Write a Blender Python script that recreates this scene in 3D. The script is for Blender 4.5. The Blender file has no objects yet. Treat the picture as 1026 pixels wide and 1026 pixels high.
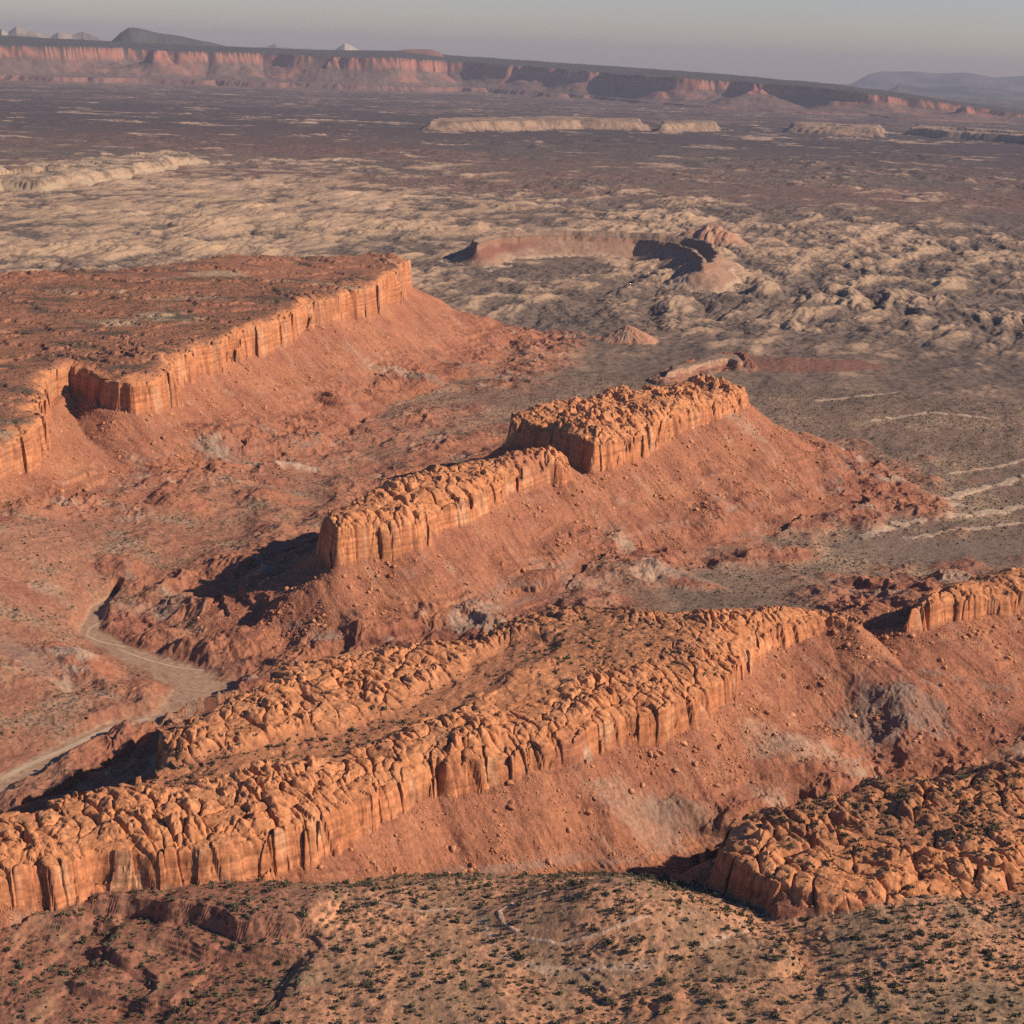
import bpy, math, random
import numpy as np
from mathutils import Vector

RES = 1.2                      # terrain grid density (1 = final)
rng = np.random.default_rng(7)
random.seed(7)
sc = bpy.context.scene
COL = sc.collection

# ---------------------------------------------------------------- camera
F_PX, HC = 1500.0, 550.0       # focal length in pixels of a 1024 frame, camera height above the desert floor
PITCH = math.atan(453.0 / F_PX)
ROLL = math.radians(2.2)
FW = np.array((0.0, math.cos(PITCH), -math.sin(PITCH)))
U0 = np.array((0.0, math.sin(PITCH), math.cos(PITCH)))
R0 = np.array((1.0, 0.0, 0.0))
RT = R0 * math.cos(ROLL) + U0 * math.sin(ROLL)
UP = U0 * math.cos(ROLL) - R0 * math.sin(ROLL)
cam_d = bpy.data.cameras.new("camera")
cam = bpy.data.objects.new("camera", cam_d)
COL.objects.link(cam)
from mathutils import Matrix
m = Matrix.Identity(4)
for i in range(3):
    m[i][0], m[i][1], m[i][2], m[i][3] = RT[i], UP[i], -FW[i], (0, 0, HC)[i]
cam.matrix_world = m
cam_d.sensor_width = 36.0
cam_d.lens = F_PX / 1024 * 36.0
cam_d.clip_start, cam_d.clip_end = 5.0, 200000.0
sc.camera = cam

# ---------------------------------------------------------------- sky, sun, exposure
SUN_AZ, SUN_EL = math.radians(102.0), math.radians(32.0)      # azimuth clockwise from +Y
S = Vector((math.sin(SUN_AZ) * math.cos(SUN_EL), math.cos(SUN_AZ) * math.cos(SUN_EL), math.sin(SUN_EL)))
w = bpy.data.worlds.new("World")
sc.world = w
w.use_nodes = True
nt = w.node_tree
bg = nt.nodes["Background"]
sky = nt.nodes.new("ShaderNodeTexSky")
sky.sky_type = 'NISHITA'
sky.sun_disc = False
sky.sun_elevation, sky.sun_rotation = SUN_EL, SUN_AZ
sky.altitude = 1800
sky.air_density, sky.dust_density, sky.ozone_density = 1.0, 2.0, 1.0
hs = nt.nodes.new("ShaderNodeHueSaturation")
hs.inputs["Saturation"].default_value = 1.45
tn = nt.nodes.new("ShaderNodeVectorMath"); tn.operation = 'MULTIPLY'; tn.inputs[1].default_value = (1.15, 0.95, 1.02)
nt.links.new(sky.outputs[0], hs.inputs["Color"])
nt.links.new(hs.outputs[0], tn.inputs[0])
nt.links.new(tn.outputs[0], bg.inputs["Color"])
bg.inputs["Strength"].default_value = 0.071
sl = bpy.data.lights.new("sun", 'SUN')
sl.energy, sl.angle, sl.color = 4.8, math.radians(0.5), (1.0, 0.85, 0.65)
so = bpy.data.objects.new("sun", sl)
so.rotation_mode = 'QUATERNION'
so.rotation_quaternion = S.to_track_quat('Z', 'Y')
COL.objects.link(so)
sc.view_settings.view_transform = 'Standard'
sc.view_settings.look = 'None'
sc.view_settings.exposure = 0.40
sc.view_settings.gamma = 1.0
sc.cycles.max_bounces = 4
sc.cycles.diffuse_bounces = 1
sc.cycles.volume_bounces = 0
sc.cycles.use_denoising = False


# ---------------------------------------------------------------- helpers: pixels to places, noise
def w2(u, v, z):
    """The point of height z that the photograph shows at (u, v): used to lay the plan out in metres."""
    k = 1024.0 / 1026.0
    d = FW + (u * k - 512) / F_PX * RT + (512 - v * k) / F_PX * UP
    t = (z - HC) / d[2]
    return d[0] * t, d[1] * t


def plan_tilt(pts, y0, z0, y1, z1):
    """As plan(), for a rim that climbs from z0 at distance y0 to z1 at y1."""
    out = []
    for u, v in pts:
        z = z0
        for _ in range(25):
            x, y = w2(u, v, z)
            z = .5 * z + .5 * (z0 + (z1 - z0) * min(1.2, max(-.3, (y - y0) / (y1 - y0))))
        out.append((x, y))
    return np.array(out)


def plan(pts, z):
    return np.array([w2(p[0], p[1], p[2] if len(p) > 2 else z) for p in pts])


_p = np.random.default_rng(3).permutation(256).astype(np.int32)
PERM = np.concatenate([_p, _p])
_a = np.random.default_rng(4).random(256) * 2 * math.pi
GX, GY = np.cos(_a).astype(np.float32), np.sin(_a).astype(np.float32)


def perlin(x, y):
    x = x.astype(np.float32); y = y.astype(np.float32)
    fx, fy = np.floor(x), np.floor(y)
    ix, iy = fx.astype(np.int32) & 255, fy.astype(np.int32) & 255
    x = x - fx; y = y - fy
    ux = x * x * x * (x * (x * 6 - 15) + 10); uy = y * y * y * (y * (y * 6 - 15) + 10)
    ix1 = (ix + 1) & 255; iy1 = (iy + 1) & 255
    pa, pb = PERM[ix], PERM[ix1]
    def g(h, a, b):
        return GX[h] * a + GY[h] * b
    n00 = g(PERM[pa + iy], x, y); n10 = g(PERM[pb + iy], x - 1, y)
    n01 = g(PERM[pa + iy1], x, y - 1); n11 = g(PERM[pb + iy1], x - 1, y - 1)
    a = n00 + ux * (n10 - n00)
    return (a + uy * (n01 + ux * (n11 - n01) - a)) * 1.5


def fbm(x, y, wl, octs=4, gain=0.5, seed=0.0, ridged=False):
    x = (x / wl + seed * 17.31 + 700.0); y = (y / wl + seed * 9.77 + 700.0)
    out = np.zeros(x.shape, np.float32); amp, tot = 1.0, 0.0
    c, s = math.cos(0.6) * 2.03, math.sin(0.6) * 2.03
    for _ in range(octs):
        n = perlin(x, y)
        if ridged:
            n = 1 - 2 * np.abs(n)
        out += amp * n; tot += amp; amp *= gain
        x, y = c * x - s * y, s * x + c * y
    return out / tot


def hash01(ix, iy, k):
    h = (ix.astype(np.int64) * 374761393 + iy.astype(np.int64) * 668265263 + k * 1442695041) & 0xFFFFFFFF
    h = ((h ^ (h >> 13)) * 1274126177) & 0xFFFFFFFF
    h = h ^ (h >> 16)
    return (h & 0xFFFFFF).astype(np.float32) / 16777216.0


def cells(x, y, size, ang=0.0, aniso=1.0, seed=1, jit=0.9):
    """Irregular joint pattern: distance to the nearest joint (in cells), and a random number per block."""
    c, s = math.cos(ang), math.sin(ang)
    a = (c * x + s * y) / (size * aniso) + 1000; b = (-s * x + c * y) / size + 1000
    ia, ib = np.floor(a).astype(np.int32), np.floor(b).astype(np.int32)
    f1 = np.full(a.shape, 9.0, np.float32); f2 = f1.copy(); idn = np.zeros(a.shape, np.float32)
    for di in (-1, 0, 1):
        for dj in (-1, 0, 1):
            ja, jb = ia + di, ib + dj
            hx, hy = hash01(ja, jb, seed), hash01(ja, jb, seed + 50)
            d = np.hypot(ja + 0.5 + (hx - 0.5) * jit - a, jb + 0.5 + (hy - 0.5) * jit - b).astype(np.float32)
            n1 = d < f1
            f2 = np.where(n1, f1, np.minimum(f2, d)); idn = np.where(n1, hash01(ja, jb, seed + 99), idn)
            f1 = np.where(n1, d, f1)
    return f2 - f1, idn, f1


def sstep(a, b, x):
    t = np.clip((x - a) / (b - a), 0, 1)
    return t * t * (3 - 2 * t)


def sdist(x, y, poly):
    """Distance to a closed outline, negative inside."""
    d2 = np.full(x.shape, 1e12); ins = np.zeros(x.shape, bool)
    n = len(poly)
    for i in range(n):
        ax, ay = poly[i]; bx, by = poly[(i + 1) % n]
        ex, ey = bx - ax, by - ay
        t = np.clip(((x - ax) * ex + (y - ay) * ey) / (ex * ex + ey * ey + 1e-9), 0, 1)
        d2 = np.minimum(d2, (x - ax - t * ex) ** 2 + (y - ay - t * ey) ** 2)
        if ay != by:
            cr = (ay > y) != (by > y)
            ins ^= cr & (x < ex * (y - ay) / (by - ay) + ax)
    return np.where(ins, -1, 1) * np.sqrt(d2)


def pline(x, y, pts, wid=None):
    """Distance to an open line (and the line's own width there)."""
    d2 = np.full(x.shape, 1e12); ww = np.zeros(x.shape)
    for i in range(len(pts) - 1):
        ax, ay = pts[i]; bx, by = pts[i + 1]
        ex, ey = bx - ax, by - ay
        t = np.clip(((x - ax) * ex + (y - ay) * ey) / (ex * ex + ey * ey + 1e-9), 0, 1)
        q = (x - ax - t * ex) ** 2 + (y - ay - t * ey) ** 2
        b = q < d2
        d2 = np.where(b, q, d2)
        if wid is not None:
            ww = np.where(b, wid[i] + t * (wid[i + 1] - wid[i]), ww)
    return np.sqrt(d2), ww


# ---------------------------------------------------------------- terrain sample points
STEP = 0.00072 / RES
th = np.arange(-0.40, 0.40, STEP)                       # fine where the photograph looks, coarser to either side
sk = np.cumsum(np.minimum(STEP * 1.12 ** np.arange(1, 400), .006)); sk = sk[sk < .62]
th = np.concatenate([-0.40 - sk[::-1], th, th[-1] + sk])
rows = [400.0]
while rows[-1] < 73000:
    r = rows[-1]
    k = .004 if r < 560 else 0.00105 if r < 2600 else (0.00105 + (r - 2600) / 3400 * 0.0015 if r < 6000 else (0.0026 if r < 16000 else (0.0016 if r < 27500 else .01)))
    rows.append(r * (1 + k / RES))
rr = np.array(rows)
NR, NC = len(rr), len(th)
X = (rr[:, None] * np.sin(th)[None, :]).ravel()
Y = (rr[:, None] * np.cos(th)[None, :]).ravel()
RR = np.repeat(rr, NC)
N = NR * NC
print("terrain points", N, NR, NC)
near = RR < 3150

# ---------------------------------------------------------------- floor of the desert: control heights in metres
CTRL = [  # (u, v, z)
    (0, 790, 0), (60, 755, 0), (130, 725, 0), (190, 700, 0), (170, 672, 0), (110, 645, 0), (95, 610, 3), (240, 680, 1),
    (15, 705, 16), (70, 690, 6), (0, 660, 28), (40, 640, 17), (0, 600, 40), (60, 560, 34), (0, 540, 54), (40, 600, 26), (110, 550, 24), (150, 560, 14), (200, 590, 10), (250, 630, 10), (320, 625, 14),
    (150, 500, 22), (250, 520, 12), (300, 470, 10), (350, 460, 6), (420, 440, 4), (480, 410, 3), (250, 450, 18), (400, 380, 16),
    (500, 350, 3), (560, 330, 0), (600, 350, 0), (450, 330, 10),
    (430, 600, 18), (520, 585, 20), (620, 575, 22), (700, 580, 15), (780, 560, 8), (850, 520, 2), (840, 460, 4), (900, 580, 4), (900, 420, 0),
    (800, 400, 0), (1000, 500, 0), (1000, 400, 0), (880, 600, 8), (700, 340, 0), (1000, 550, 4), (1100, 450, 0), (1100, 540, 4),
    (690, 855, 4), (640, 868, 2), (560, 870, 6), (760, 800, 8), (850, 752, 10), (930, 735, 22), (1020, 720, 30), (1100, 720, 32), (800, 770, 10),
    (960, 690, 40), (870, 700, 40), (480, 878, 16), (400, 880, 30), (300, 885, 42),
    (0, 930, 58), (100, 912, 62), (200, 905, 67), (300, 895, 74), (400, 893, 74), (500, 893, 76), (600, 885, 80), (680, 893, 76),
    (700, 890, 62), (735, 897, 66), (765, 903, 76), (800, 905, 86), (850, 905, 92), (950, 903, 94), (1026, 900, 95), (1120, 900, 95), (-100, 960, 52),
    (560, 945, 74), (620, 925, 86), (720, 930, 82), (790, 945, 78), (880, 940, 91), (960, 950, 93),
    (0, 965, 57), (100, 960, 58), (200, 960, 60), (300, 950, 68), (400, 940, 72), (480, 930, 74),
    (0, 1020, 52), (120, 1020, 56), (250, 1015, 60), (380, 1000, 70), (500, 1000, 70), (620, 1000, 74), (750, 990, 82), (880, 1000, 90), (1020, 1000, 94),
    (300, 1080, 60), (600, 1080, 74), (900, 1080, 88), (1100, 1080, 94), (0, 1080, 48), (-150, 800, 0), (-150, 1000, 36),
]
cp = np.array([w2(u, v, z) for u, v, z in CTRL]); cz = np.array([c[2] for c in CTRL], float)
dm = np.hypot(cp[:, None, 0] - cp[None, :, 0], cp[:, None, 1] - cp[None, :, 1])
KL = 170.0
def kern(r):
    q = r * np.float32(1.732 / KL)
    return (1 + q) * np.exp(-q)
MEAN = 12.0
wt = np.linalg.solve(kern(dm) * 40 ** 2 + np.eye(len(cp)) * 3.5 ** 2, cz - MEAN) * 40 ** 2
G = np.zeros(N, np.float32)
ni = np.where(near)[0]
xn, yn = X[ni].astype(np.float32), Y[ni].astype(np.float32)
acc = np.zeros(len(ni), np.float32)
for (a, b), q in zip(cp, wt):
    acc += np.float32(q) * kern(np.sqrt((xn - a) ** 2 + (yn - b) ** 2))
acc += MEAN * (1 - sstep(1500, 2300, yn))
fit = kern(dm) @ wt + MEAN
for c, v_ in zip(CTRL, fit):
    if abs(c[2] - v_) > 6: print("ctrl", c, round(float(v_), 1))
G[ni] = acc * (1 - sstep(2150, 2700, RR[ni]))
del acc

# ---------------------------------------------------------------- palette (linear base colours)
ROCK = np.array((.52, .212, .095)); ROCK2 = np.array((.58, .265, .13)); CLIFF = np.array((.45, .175, .083)); PALE = np.array((.52, .28, .16))
VARN_JOINT = np.array((.17, .062, .042)); TALUS = np.array((.35, .142, .084)); MAROON = np.array((.21, .080, .058)); CLAY = np.array((.42, .30, .22))
GREY = np.array((.235, .17, .135)); TAN = np.array((.40, .265, .175)); SAND = np.array((.54, .265, .148)); BRUSH = np.array((.150, .105, .080))
PLAIN = np.array((.240, .156, .113)); CREAM = np.array((.55, .40, .285)); REDP = np.array((.25, .115, .08))
C = np.zeros((N, 3), np.float32)


def mix(c, idx, col, a):
    a = np.asarray(a, np.float32)[:, None]
    c[idx] = c[idx] * (1 - a) + np.asarray(col, np.float32) * a


# base relief and colour, near half
f1 = fbm(xn, yn, 130, 6, 0.5, 1)
f2 = fbm(xn, yn, 26, 4, 0.55, 2)
f3 = fbm(xn, yn, 9, 3, 0.55, 3)
G[ni] += 3.0 * f1 + 1.3 * f2 + 0.35 * f3 + sstep(1500, 2300, RR[ni]) * (6 * np.abs(fbm(xn * .93 - yn * .37, (xn * .37 + yn * .93) / 2, 120, 4, .55, 9)) - 1.5)
veg = np.zeros(N, np.float32)
g1 = fbm(xn, yn, 210, 4, 0.55, 31); g2 = fbm(xn, yn, 45, 4, 0.6, 32)
C[ni] = PLAIN
mix(C, ni, TAN, .85 * sstep(.0, .5, g1 + .6 * g2))
mix(C, ni, BRUSH, .6 * sstep(0, .5, -g1 + .6 * g2))
# far half: rounded hummocks of bare rock, brush and shade in the narrow drainages between them
fi = np.where(RR > 2300)[0]
xf, yf = X[fi].astype(np.float32), Y[fi].astype(np.float32)
rf = RR[fi]
wx = fbm(xf, yf, 450, 3, 0.5, 7); wy = fbm(xf, yf, 450, 3, 0.5, 8)
xs, ys = .93 * xf - .37 * yf, .37 * xf + .93 * yf            # the grain of the country
h1 = -fbm(xs + 110 * wx, ys / 2.0 + 110 * wy, 230, 5, 0.52, 11, ridged=True) + .38
h4 = -fbm(xs + 60 * wx, ys / 2.4 + 60 * wy, 105, 4, 0.5, 15, ridged=True) + .38
h2 = fbm(xf, yf, 900, 4, 0.55, 12)
h3 = fbm(xf, yf, 60, 4, 0.65, 13)
zoneL = sstep(3200, 3900, rf) * (1 - sstep(6500, 7600, rf)) * sstep(.03, -.10, xf / rf)
zoneR = sstep(3000, 3500, rf) * (1 - sstep(5600, 6600, rf)) * sstep(.02, .10, xf / rf + .04 * wx)
hamp = sstep(2350, 3500, rf) * (1 - 0.3 * sstep(9000, 13000, rf))
hreg = .40 + .60 * sstep(-.15, .25, fbm(xf, yf, 1300, 2, .5, 14))
HF = hamp * ((20 * h1 + 15 * h2 + 5 * h3) * hreg + (9 * hreg + 15 * zoneR + 9 * zoneL) * h4)
G[fi] += HF
k1 = fbm(xf + 120 * wx, yf, 330, 7, 0.72, 21); k2 = fbm(xf / 1.6, yf, 2300, 3, 0.5, 22)
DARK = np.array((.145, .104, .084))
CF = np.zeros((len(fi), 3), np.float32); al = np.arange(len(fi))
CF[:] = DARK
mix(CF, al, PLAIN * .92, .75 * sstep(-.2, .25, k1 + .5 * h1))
lefty = sstep(.05, -.22, xf / rf) * sstep(3300, 4200, rf) * (1 - sstep(7500, 9000, rf))
hh_ = 0.55 * h1 + 0.45 * h4
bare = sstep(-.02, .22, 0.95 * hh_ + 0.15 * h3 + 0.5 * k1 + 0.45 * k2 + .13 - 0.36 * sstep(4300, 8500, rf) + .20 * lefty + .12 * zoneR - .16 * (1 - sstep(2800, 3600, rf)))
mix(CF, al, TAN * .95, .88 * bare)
mix(CF, al, CREAM * (.92, .82, .70), .75 * sstep(.12, .45, 0.8 * hh_ + 0.5 * k1 + .35 * k2 - .03 - .3 * sstep(4500, 8000, rf) + .12 * lefty + .1 * zoneR))
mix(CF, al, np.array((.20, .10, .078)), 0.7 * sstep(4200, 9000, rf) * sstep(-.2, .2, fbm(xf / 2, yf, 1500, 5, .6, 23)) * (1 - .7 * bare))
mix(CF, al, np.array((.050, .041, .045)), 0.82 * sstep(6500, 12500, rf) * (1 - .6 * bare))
cr = sstep(.17, .34, fbm(xf / 1.3, yf, 480, 6, .68, 24) + .12 * k2 + .12 * h1) * sstep(4000, 6000, rf)
mix(CF, al, CREAM * (.92, .84, .8), 0.7 * cr)
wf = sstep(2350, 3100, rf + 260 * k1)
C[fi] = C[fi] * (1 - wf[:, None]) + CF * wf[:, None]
vegf = np.zeros(N, np.float32)
vegf[fi] = wf * np.clip(.75 - .75 * bare + .5 * k1 - .4 * cr, .08, 1) * (1 - .6 * sstep(7000, 12000, rf))
del CF

fgm = 1 - sstep(960, 1060, yn + 0.25 * np.abs(xn) - 30)
SANDM = sstep(-.25, .35, g1 * .6 + g2 + .1)
cf = SAND * SANDM[:, None] + np.array((.33, .190, .115)) * (1 - SANDM[:, None])
C[ni] = C[ni] * (1 - fgm[:, None]) + cf * fgm[:, None]
C[ni] = C[ni] * (1 - (.6 * fgm * sstep(.0, .4, g1 - .5 * g2))[:, None]) + np.array((.27, .195, .118)) * (.6 * fgm * sstep(.0, .4, g1 - .5 * g2))[:, None]
veg[ni] = (0.46 + 0.4 * g1 + .45 * g2) * (1 - sstep(2600, 3000, RR[ni]))
veg[ni] = np.where(fgm > .5, 0.62 + 0.5 * g1 + 0.6 * g2, veg[ni])

lfm = fgm * sstep(-70, -150, xn + 40 * g2)
mix(C, ni, np.array((.26, .105, .072)), .8 * lfm * sstep(-.35, .25, g2 + .3))
# ---------------------------------------------------------------- the mesas
# outline of the rim: (u, v) of the photograph at the rim's height, hidden sides estimated
MESAS = {
 'big': dict(tilt=(1550, 100, 2900, 158), clf=[(0, 36), (130, 36), (260, 42), (330, 40), (410, 50)], z=158, cl=50, L=2.3, dome=0.35, cell=13, ang=-0.5, rnd=6, pts=[(-200, 500), (-60, 466), (0, 446), (26, 420), (48, 402), (51, 378), (70, 363),
    (92, 367), (99, 379), (116, 383), (133, 382), (150, 374), (175, 360), (197, 347), (237, 333), (263, 320), (298, 307), (333, 296), (373, 281), (403, 264),
    (409, 258), (395, 252), (300, 257), (235, 256), (160, 266), (0, 272), (-200, 285), (-400, 400)]),
 'low_butte': dict(clf=[(320, 41), (400, 35), (470, 28), (580, 24)], z=116, cl=50, L=1.9, dome=1.2, cell=9.5, ang=-0.9, rnd=9, pts=[(322, 508), (339, 520), (378, 514), (417, 510), (436, 497), (475, 485), (518, 464), (550, 454),
    (571, 453), (568, 444), (534, 442), (475, 451), (417, 465), (366, 484), (340, 497)]),
 'high_butte': dict(clf=[(510, 40), (612, 36), (690, 30), (750, 20)], z=124, cl=50, L=2.0, dome=1.55, cell=8.5, ang=-0.9, rnd=9, pts=[(513, 412), (542, 416), (575, 426), (596, 434), (612, 431), (635, 426), (666, 413), (700, 400), (725, 396),
    (747, 389), (745, 382), (718, 376), (690, 374), (643, 385), (612, 387), (550, 397), (518, 404)]),
 'ridge': dict(clf=[(0, 30), (200, 32), (330, 29), (430, 25), (500, 23), (560, 21), (620, 27), (735, 27), (790, 24), (860, 10)], z=101, cl=43, L=1.9, dome=1.0, cell=8.2, ang=-0.95, rnd=6, pts=[(-160, 905), (-60, 870), (0, 858), (50, 850), (90, 838), (130, 836), (175, 836), (220, 831), (270, 821), (312, 812), (332, 796), (380, 777), (425, 757),
    (438, 745), (448, 752), (470, 747), (513, 742), (541, 735), (577, 725), (623, 705), (654, 697), (695, 685), (733, 669), (738, 652), (751, 629), (787, 616), (828, 607), (859, 612),
    (845, 603), (787, 600), (726, 600), (669, 606), (618, 600), (551, 598), (510, 611), (475, 629), (412, 633), (357, 640), (310, 648), (280, 658), (250, 677), (215, 693), (185, 712), (166, 722), (163, 742), (172, 752),
    (120, 770), (65, 783), (30, 797), (0, 803), (-80, 830), (-200, 860)]),
 'dome_mesa': dict(clf=[(720, 34), (790, 24), (830, 8), (1026, 4)], lift=4, z=100, cl=46, L=1.4, dome=1.1, cell=9.8, ang=-0.7, rnd=3, pts=[(729, 822), (722, 838), (741, 856), (760, 869), (783, 881), (805, 889), (843, 894), (871, 897), (906, 894), (945, 890), (1026, 887), (1120, 885),
    (1200, 800), (1150, 745), (1026, 755), (970, 761), (954, 770), (922, 777), (865, 777), (859, 789), (840, 789), (805, 798), (789, 804), (754, 812), (735, 816)]),
 'far_domes': dict(lift=10, z=100, cl=17, L=2.6, dome=1.0, cell=10, ang=-0.7, rnd=8, pts=[(912, 608), (925, 604), (940, 600), (985, 595), (1026, 591), (1130, 585), (1130, 560), (1026, 567), (987, 575), (946, 585), (926, 596)]),
 'bowl': dict(z=52, cl=11, L=2.2, dome=0.0, cell=30, ang=0, rnd=2, pts=[(478, 246), (497, 238), (530, 236), (564, 236), (600, 237), (640, 238), (668, 242), (690, 248), (700, 256), (703, 265), (716, 263), (722, 254), (712, 243), (690, 236), (640, 233), (564, 231), (497, 233), (475, 240)]),
 'ledge': dict(z=16, cl=6, L=2.6, dome=0.0, cell=30, ang=0, rnd=1, pts=[(668, 373), (690, 367), (712, 361), (733, 357), (740, 361), (736, 353), (705, 357), (676, 367)]),
 'pale_outcrop': dict(z=28, cl=6, L=3.0, dome=0.5, cell=38, ang=0.2, rnd=6, pts=[(-60, 190), (0, 181), (40, 183), (60, 178), (90, 175), (140, 167), (180, 159), (198, 157), (180, 151), (100, 158), (0, 167), (-60, 170)]),
 'table': dict(z=72, cl=24, L=2.4, dome=0.0, cell=60, ang=0, rnd=2, pts=[(432, 121), (470, 122), (520, 121), (580, 120), (638, 122), (641, 119), (560, 116), (440, 118)]),
 'table_b': dict(z=72, cl=24, L=2.4, dome=0.0, cell=60, ang=0, rnd=2, pts=[(664, 124), (690, 123), (716, 123), (712, 120), (668, 121)]),
 'table_c': dict(z=66, cl=24, L=2.2, dome=0.0, cell=60, ang=0, rnd=2, pts=[(795, 125), (830, 127), (878, 129), (880, 125), (800, 122)]),
 'table_d': dict(z=66, cl=24, L=2.2, dome=0.0, cell=60, ang=0, rnd=2, pts=[(917, 128), (950, 131), (1000, 134), (1080, 141), (1080, 136), (1000, 130), (920, 125)]),
}
KEYS = list(MESAS) + ['cone_a', 'cone_b', 'red_hill', 'scarp']
T_GROUND, T_TALUS, T_CLIFF, T_CAP, T_WASH, T_BENCH = 0, 1, 2, 3, 4, 5
typ = np.zeros(N, np.int8)          # what kind of surface
own = np.full(N, -1, np.int8)       # which landform
Z = G.copy()
tal_t = np.full(N, 9.0, np.float32) # how far down the talus (0 at the foot of the cliff)
XX, YY = X.astype(np.float32), Y.astype(np.float32)

# pass 1: talus aprons
store = {}
for mi, (kn, M) in enumerate(MESAS.items()):
    P = plan_tilt(M['pts'], *M['tilt']) if 'tilt' in M else plan(M['pts'], M['z'])
    reach = (M['z'] - M['cl']) * M['L'] * 2.2 + 60
    x0, y0 = P.min(0) - reach; x1, y1 = P.max(0) + reach
    idx = np.where((XX > x0) & (XX < x1) & (YY > y0) & (YY < y1))[0]
    x, y = XX[idx], YY[idx]
    R_ = float(np.hypot(*P.mean(0)))
    big = max(1.0, R_ / 1800)                         # coarser relief on the far ones
    d = sdist(x.astype(np.float64), y.astype(np.float64), P).astype(np.float32)
    rg = np.abs(d) < reach
    idx, x, y, d = idx[rg], x[rg], y[rg], d[rg]
    if M['dome'] > 0:
        wxx = fbm(x, y, 40 * big, 2, .5, 41 + mi) * 9 * big; wyy = fbm(x, y, 40 * big, 2, .5, 61 + mi) * 9 * big
        wx2 = fbm(x, y, 13 * big, 2, .5, 43 + mi) * 3.5 * big; wy2 = fbm(x, y, 13 * big, 2, .5, 63 + mi) * 3.5 * big
        cs = M['cell'] * big ** .6
        e0, id0, _f = cells(x + wxx * 1.3, y + wyy * 1.3, cs * 1.8, M['ang'], 1.4, seed=5 + mi, jit=1.0)
        e1, id1, _f = cells(x + wxx + wx2, y + wyy + wy2, cs, M['ang'] + .2, 2.1, seed=105 + mi, jit=1.0)
        e2, id2, _f = cells(x + wxx * .6 + wx2, y + wyy * .6 + wy2, cs * .5, M['ang'] + .25, 1.5, seed=25 + mi, jit=1.0)
    else:
        e0 = e1 = e2 = np.full(d.shape, .6, np.float32); id0 = id1 = id2 = np.full(d.shape, .5, np.float32)
    crack = np.maximum(np.exp(-(e0 / .07) ** 2) * 1.6 * (.25 + .75 * (id0 > .4)), np.exp(-(e1 / .10) ** 2) * (id1 > .72))
    fl = fbm(x, y, 17 * big, 2, .5, 71 + mi, ridged=True)
    # rim outline worn by alcoves, buttresses and joints
    dmf = min(M['dome'], 1)
    dp = d + 6.5 * big * fbm(x, y, 52 * big, 3, .55, 81 + mi) + (30 * fbm(x, y, 170, 4, .5, 84) if kn == 'big' else 0) + (6 * big * fbm(x, y, 34 * big, 4, .6, 86) if big > 1.3 else 0) - 1.3 * big * (fl - .25) * (1 + fbm(x, y, 60 * big, 1, .5, 83)) + 1.0 * crack * (2.6 if kn == 'big' else max(dmf, .4)) * (.15 + .85 * sstep(-.2, .3, fbm(x, y, 110 * big, 2, .5, 87))) + (id0 - .5) * 5 * (1.5 if kn == 'big' else dmf) + (id1 - .5) * (1 if kn.endswith('butte') else 2)
    dp = np.where(np.abs(d) > 60 * big, d, dp)
    store[kn] = (mi, idx, x, y, d, dp, e0, e1, e2, id0, id1, id2, big)
    clv = np.interp(x / y, [(u_ - 513) / F_PX for u_, _c in M['clf']], [c_ for _u, c_ in M['clf']]) if 'clf' in M else M['cl']
    mz = M['z']
    if 'tilt' in M:
        y0, z0, y1, z1 = M['tilt']
        mz = z0 + (z1 - z0) * np.clip((y - y0) / (y1 - y0), -.3, 1.2)
    zb = mz - clv - .5 * M['rnd'] + (8 if big < 1.3 else 4) * fbm(x, y, 75 * big, 3, .55, 91 + mi)
    L = np.maximum(zb - G[idx], 4) * M['L']
    if kn == 'ridge':
        L *= 1 - .5 * sstep(-60, -160, x) * (1 - sstep(800, 900, y))
    L *= 1 + .25 * fbm(x, y, 70 * big, 2, .5, 95 + mi)
    t = np.clip((d - 2) / L, 0, 3)
    rel = np.clip(1 - t, 0, 1) ** 1.45
    gul = fbm(x, y, 30 * big, 4, .55, 96 + mi)
    zt_ = G[idx] * (1 - rel) + zb * rel + (gul * 3.4 * rel ** .5 * (1 - rel) * 2 + .55 * fbm(x, y, 9 * big, 2, .6, 97) * sstep(0, .1, rel)) * big
    ca_, sa_ = math.cos(M['ang']), math.sin(M['ang'])
    ril = fbm((ca_ * x + sa_ * y) / 4.5, -sa_ * x + ca_ * y, 20 * big, 4, .6, 98, ridged=True)
    spur = fbm((ca_ * x + sa_ * y) / 3.0, -sa_ * x + ca_ * y, 70 * big, 2, .5, 94)
    zt_ += 7 * big * spur * sstep(0, .3, rel) * (1 - rel) * 2
    zt_ -= (2.8 if big < 1.3 else 4.0) * big * np.clip(ril, 0, 1) * sstep(0, .15, rel) * (1 - .5 * rel)
    better = (zt_ > Z[idx]) & (t < 1) & (t > -1)
    # smooth meeting with the floor
    Z[idx] = np.where(better, zt_, Z[idx])
    rec = better & (zt_ > G[idx] + 1.2)
    typ[idx] = np.where(rec, T_TALUS, typ[idx]); own[idx] = np.where(rec, mi, own[idx])
    tal_t[idx] = np.minimum(tal_t[idx], np.where(t < 2.9, t, 9))

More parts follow.
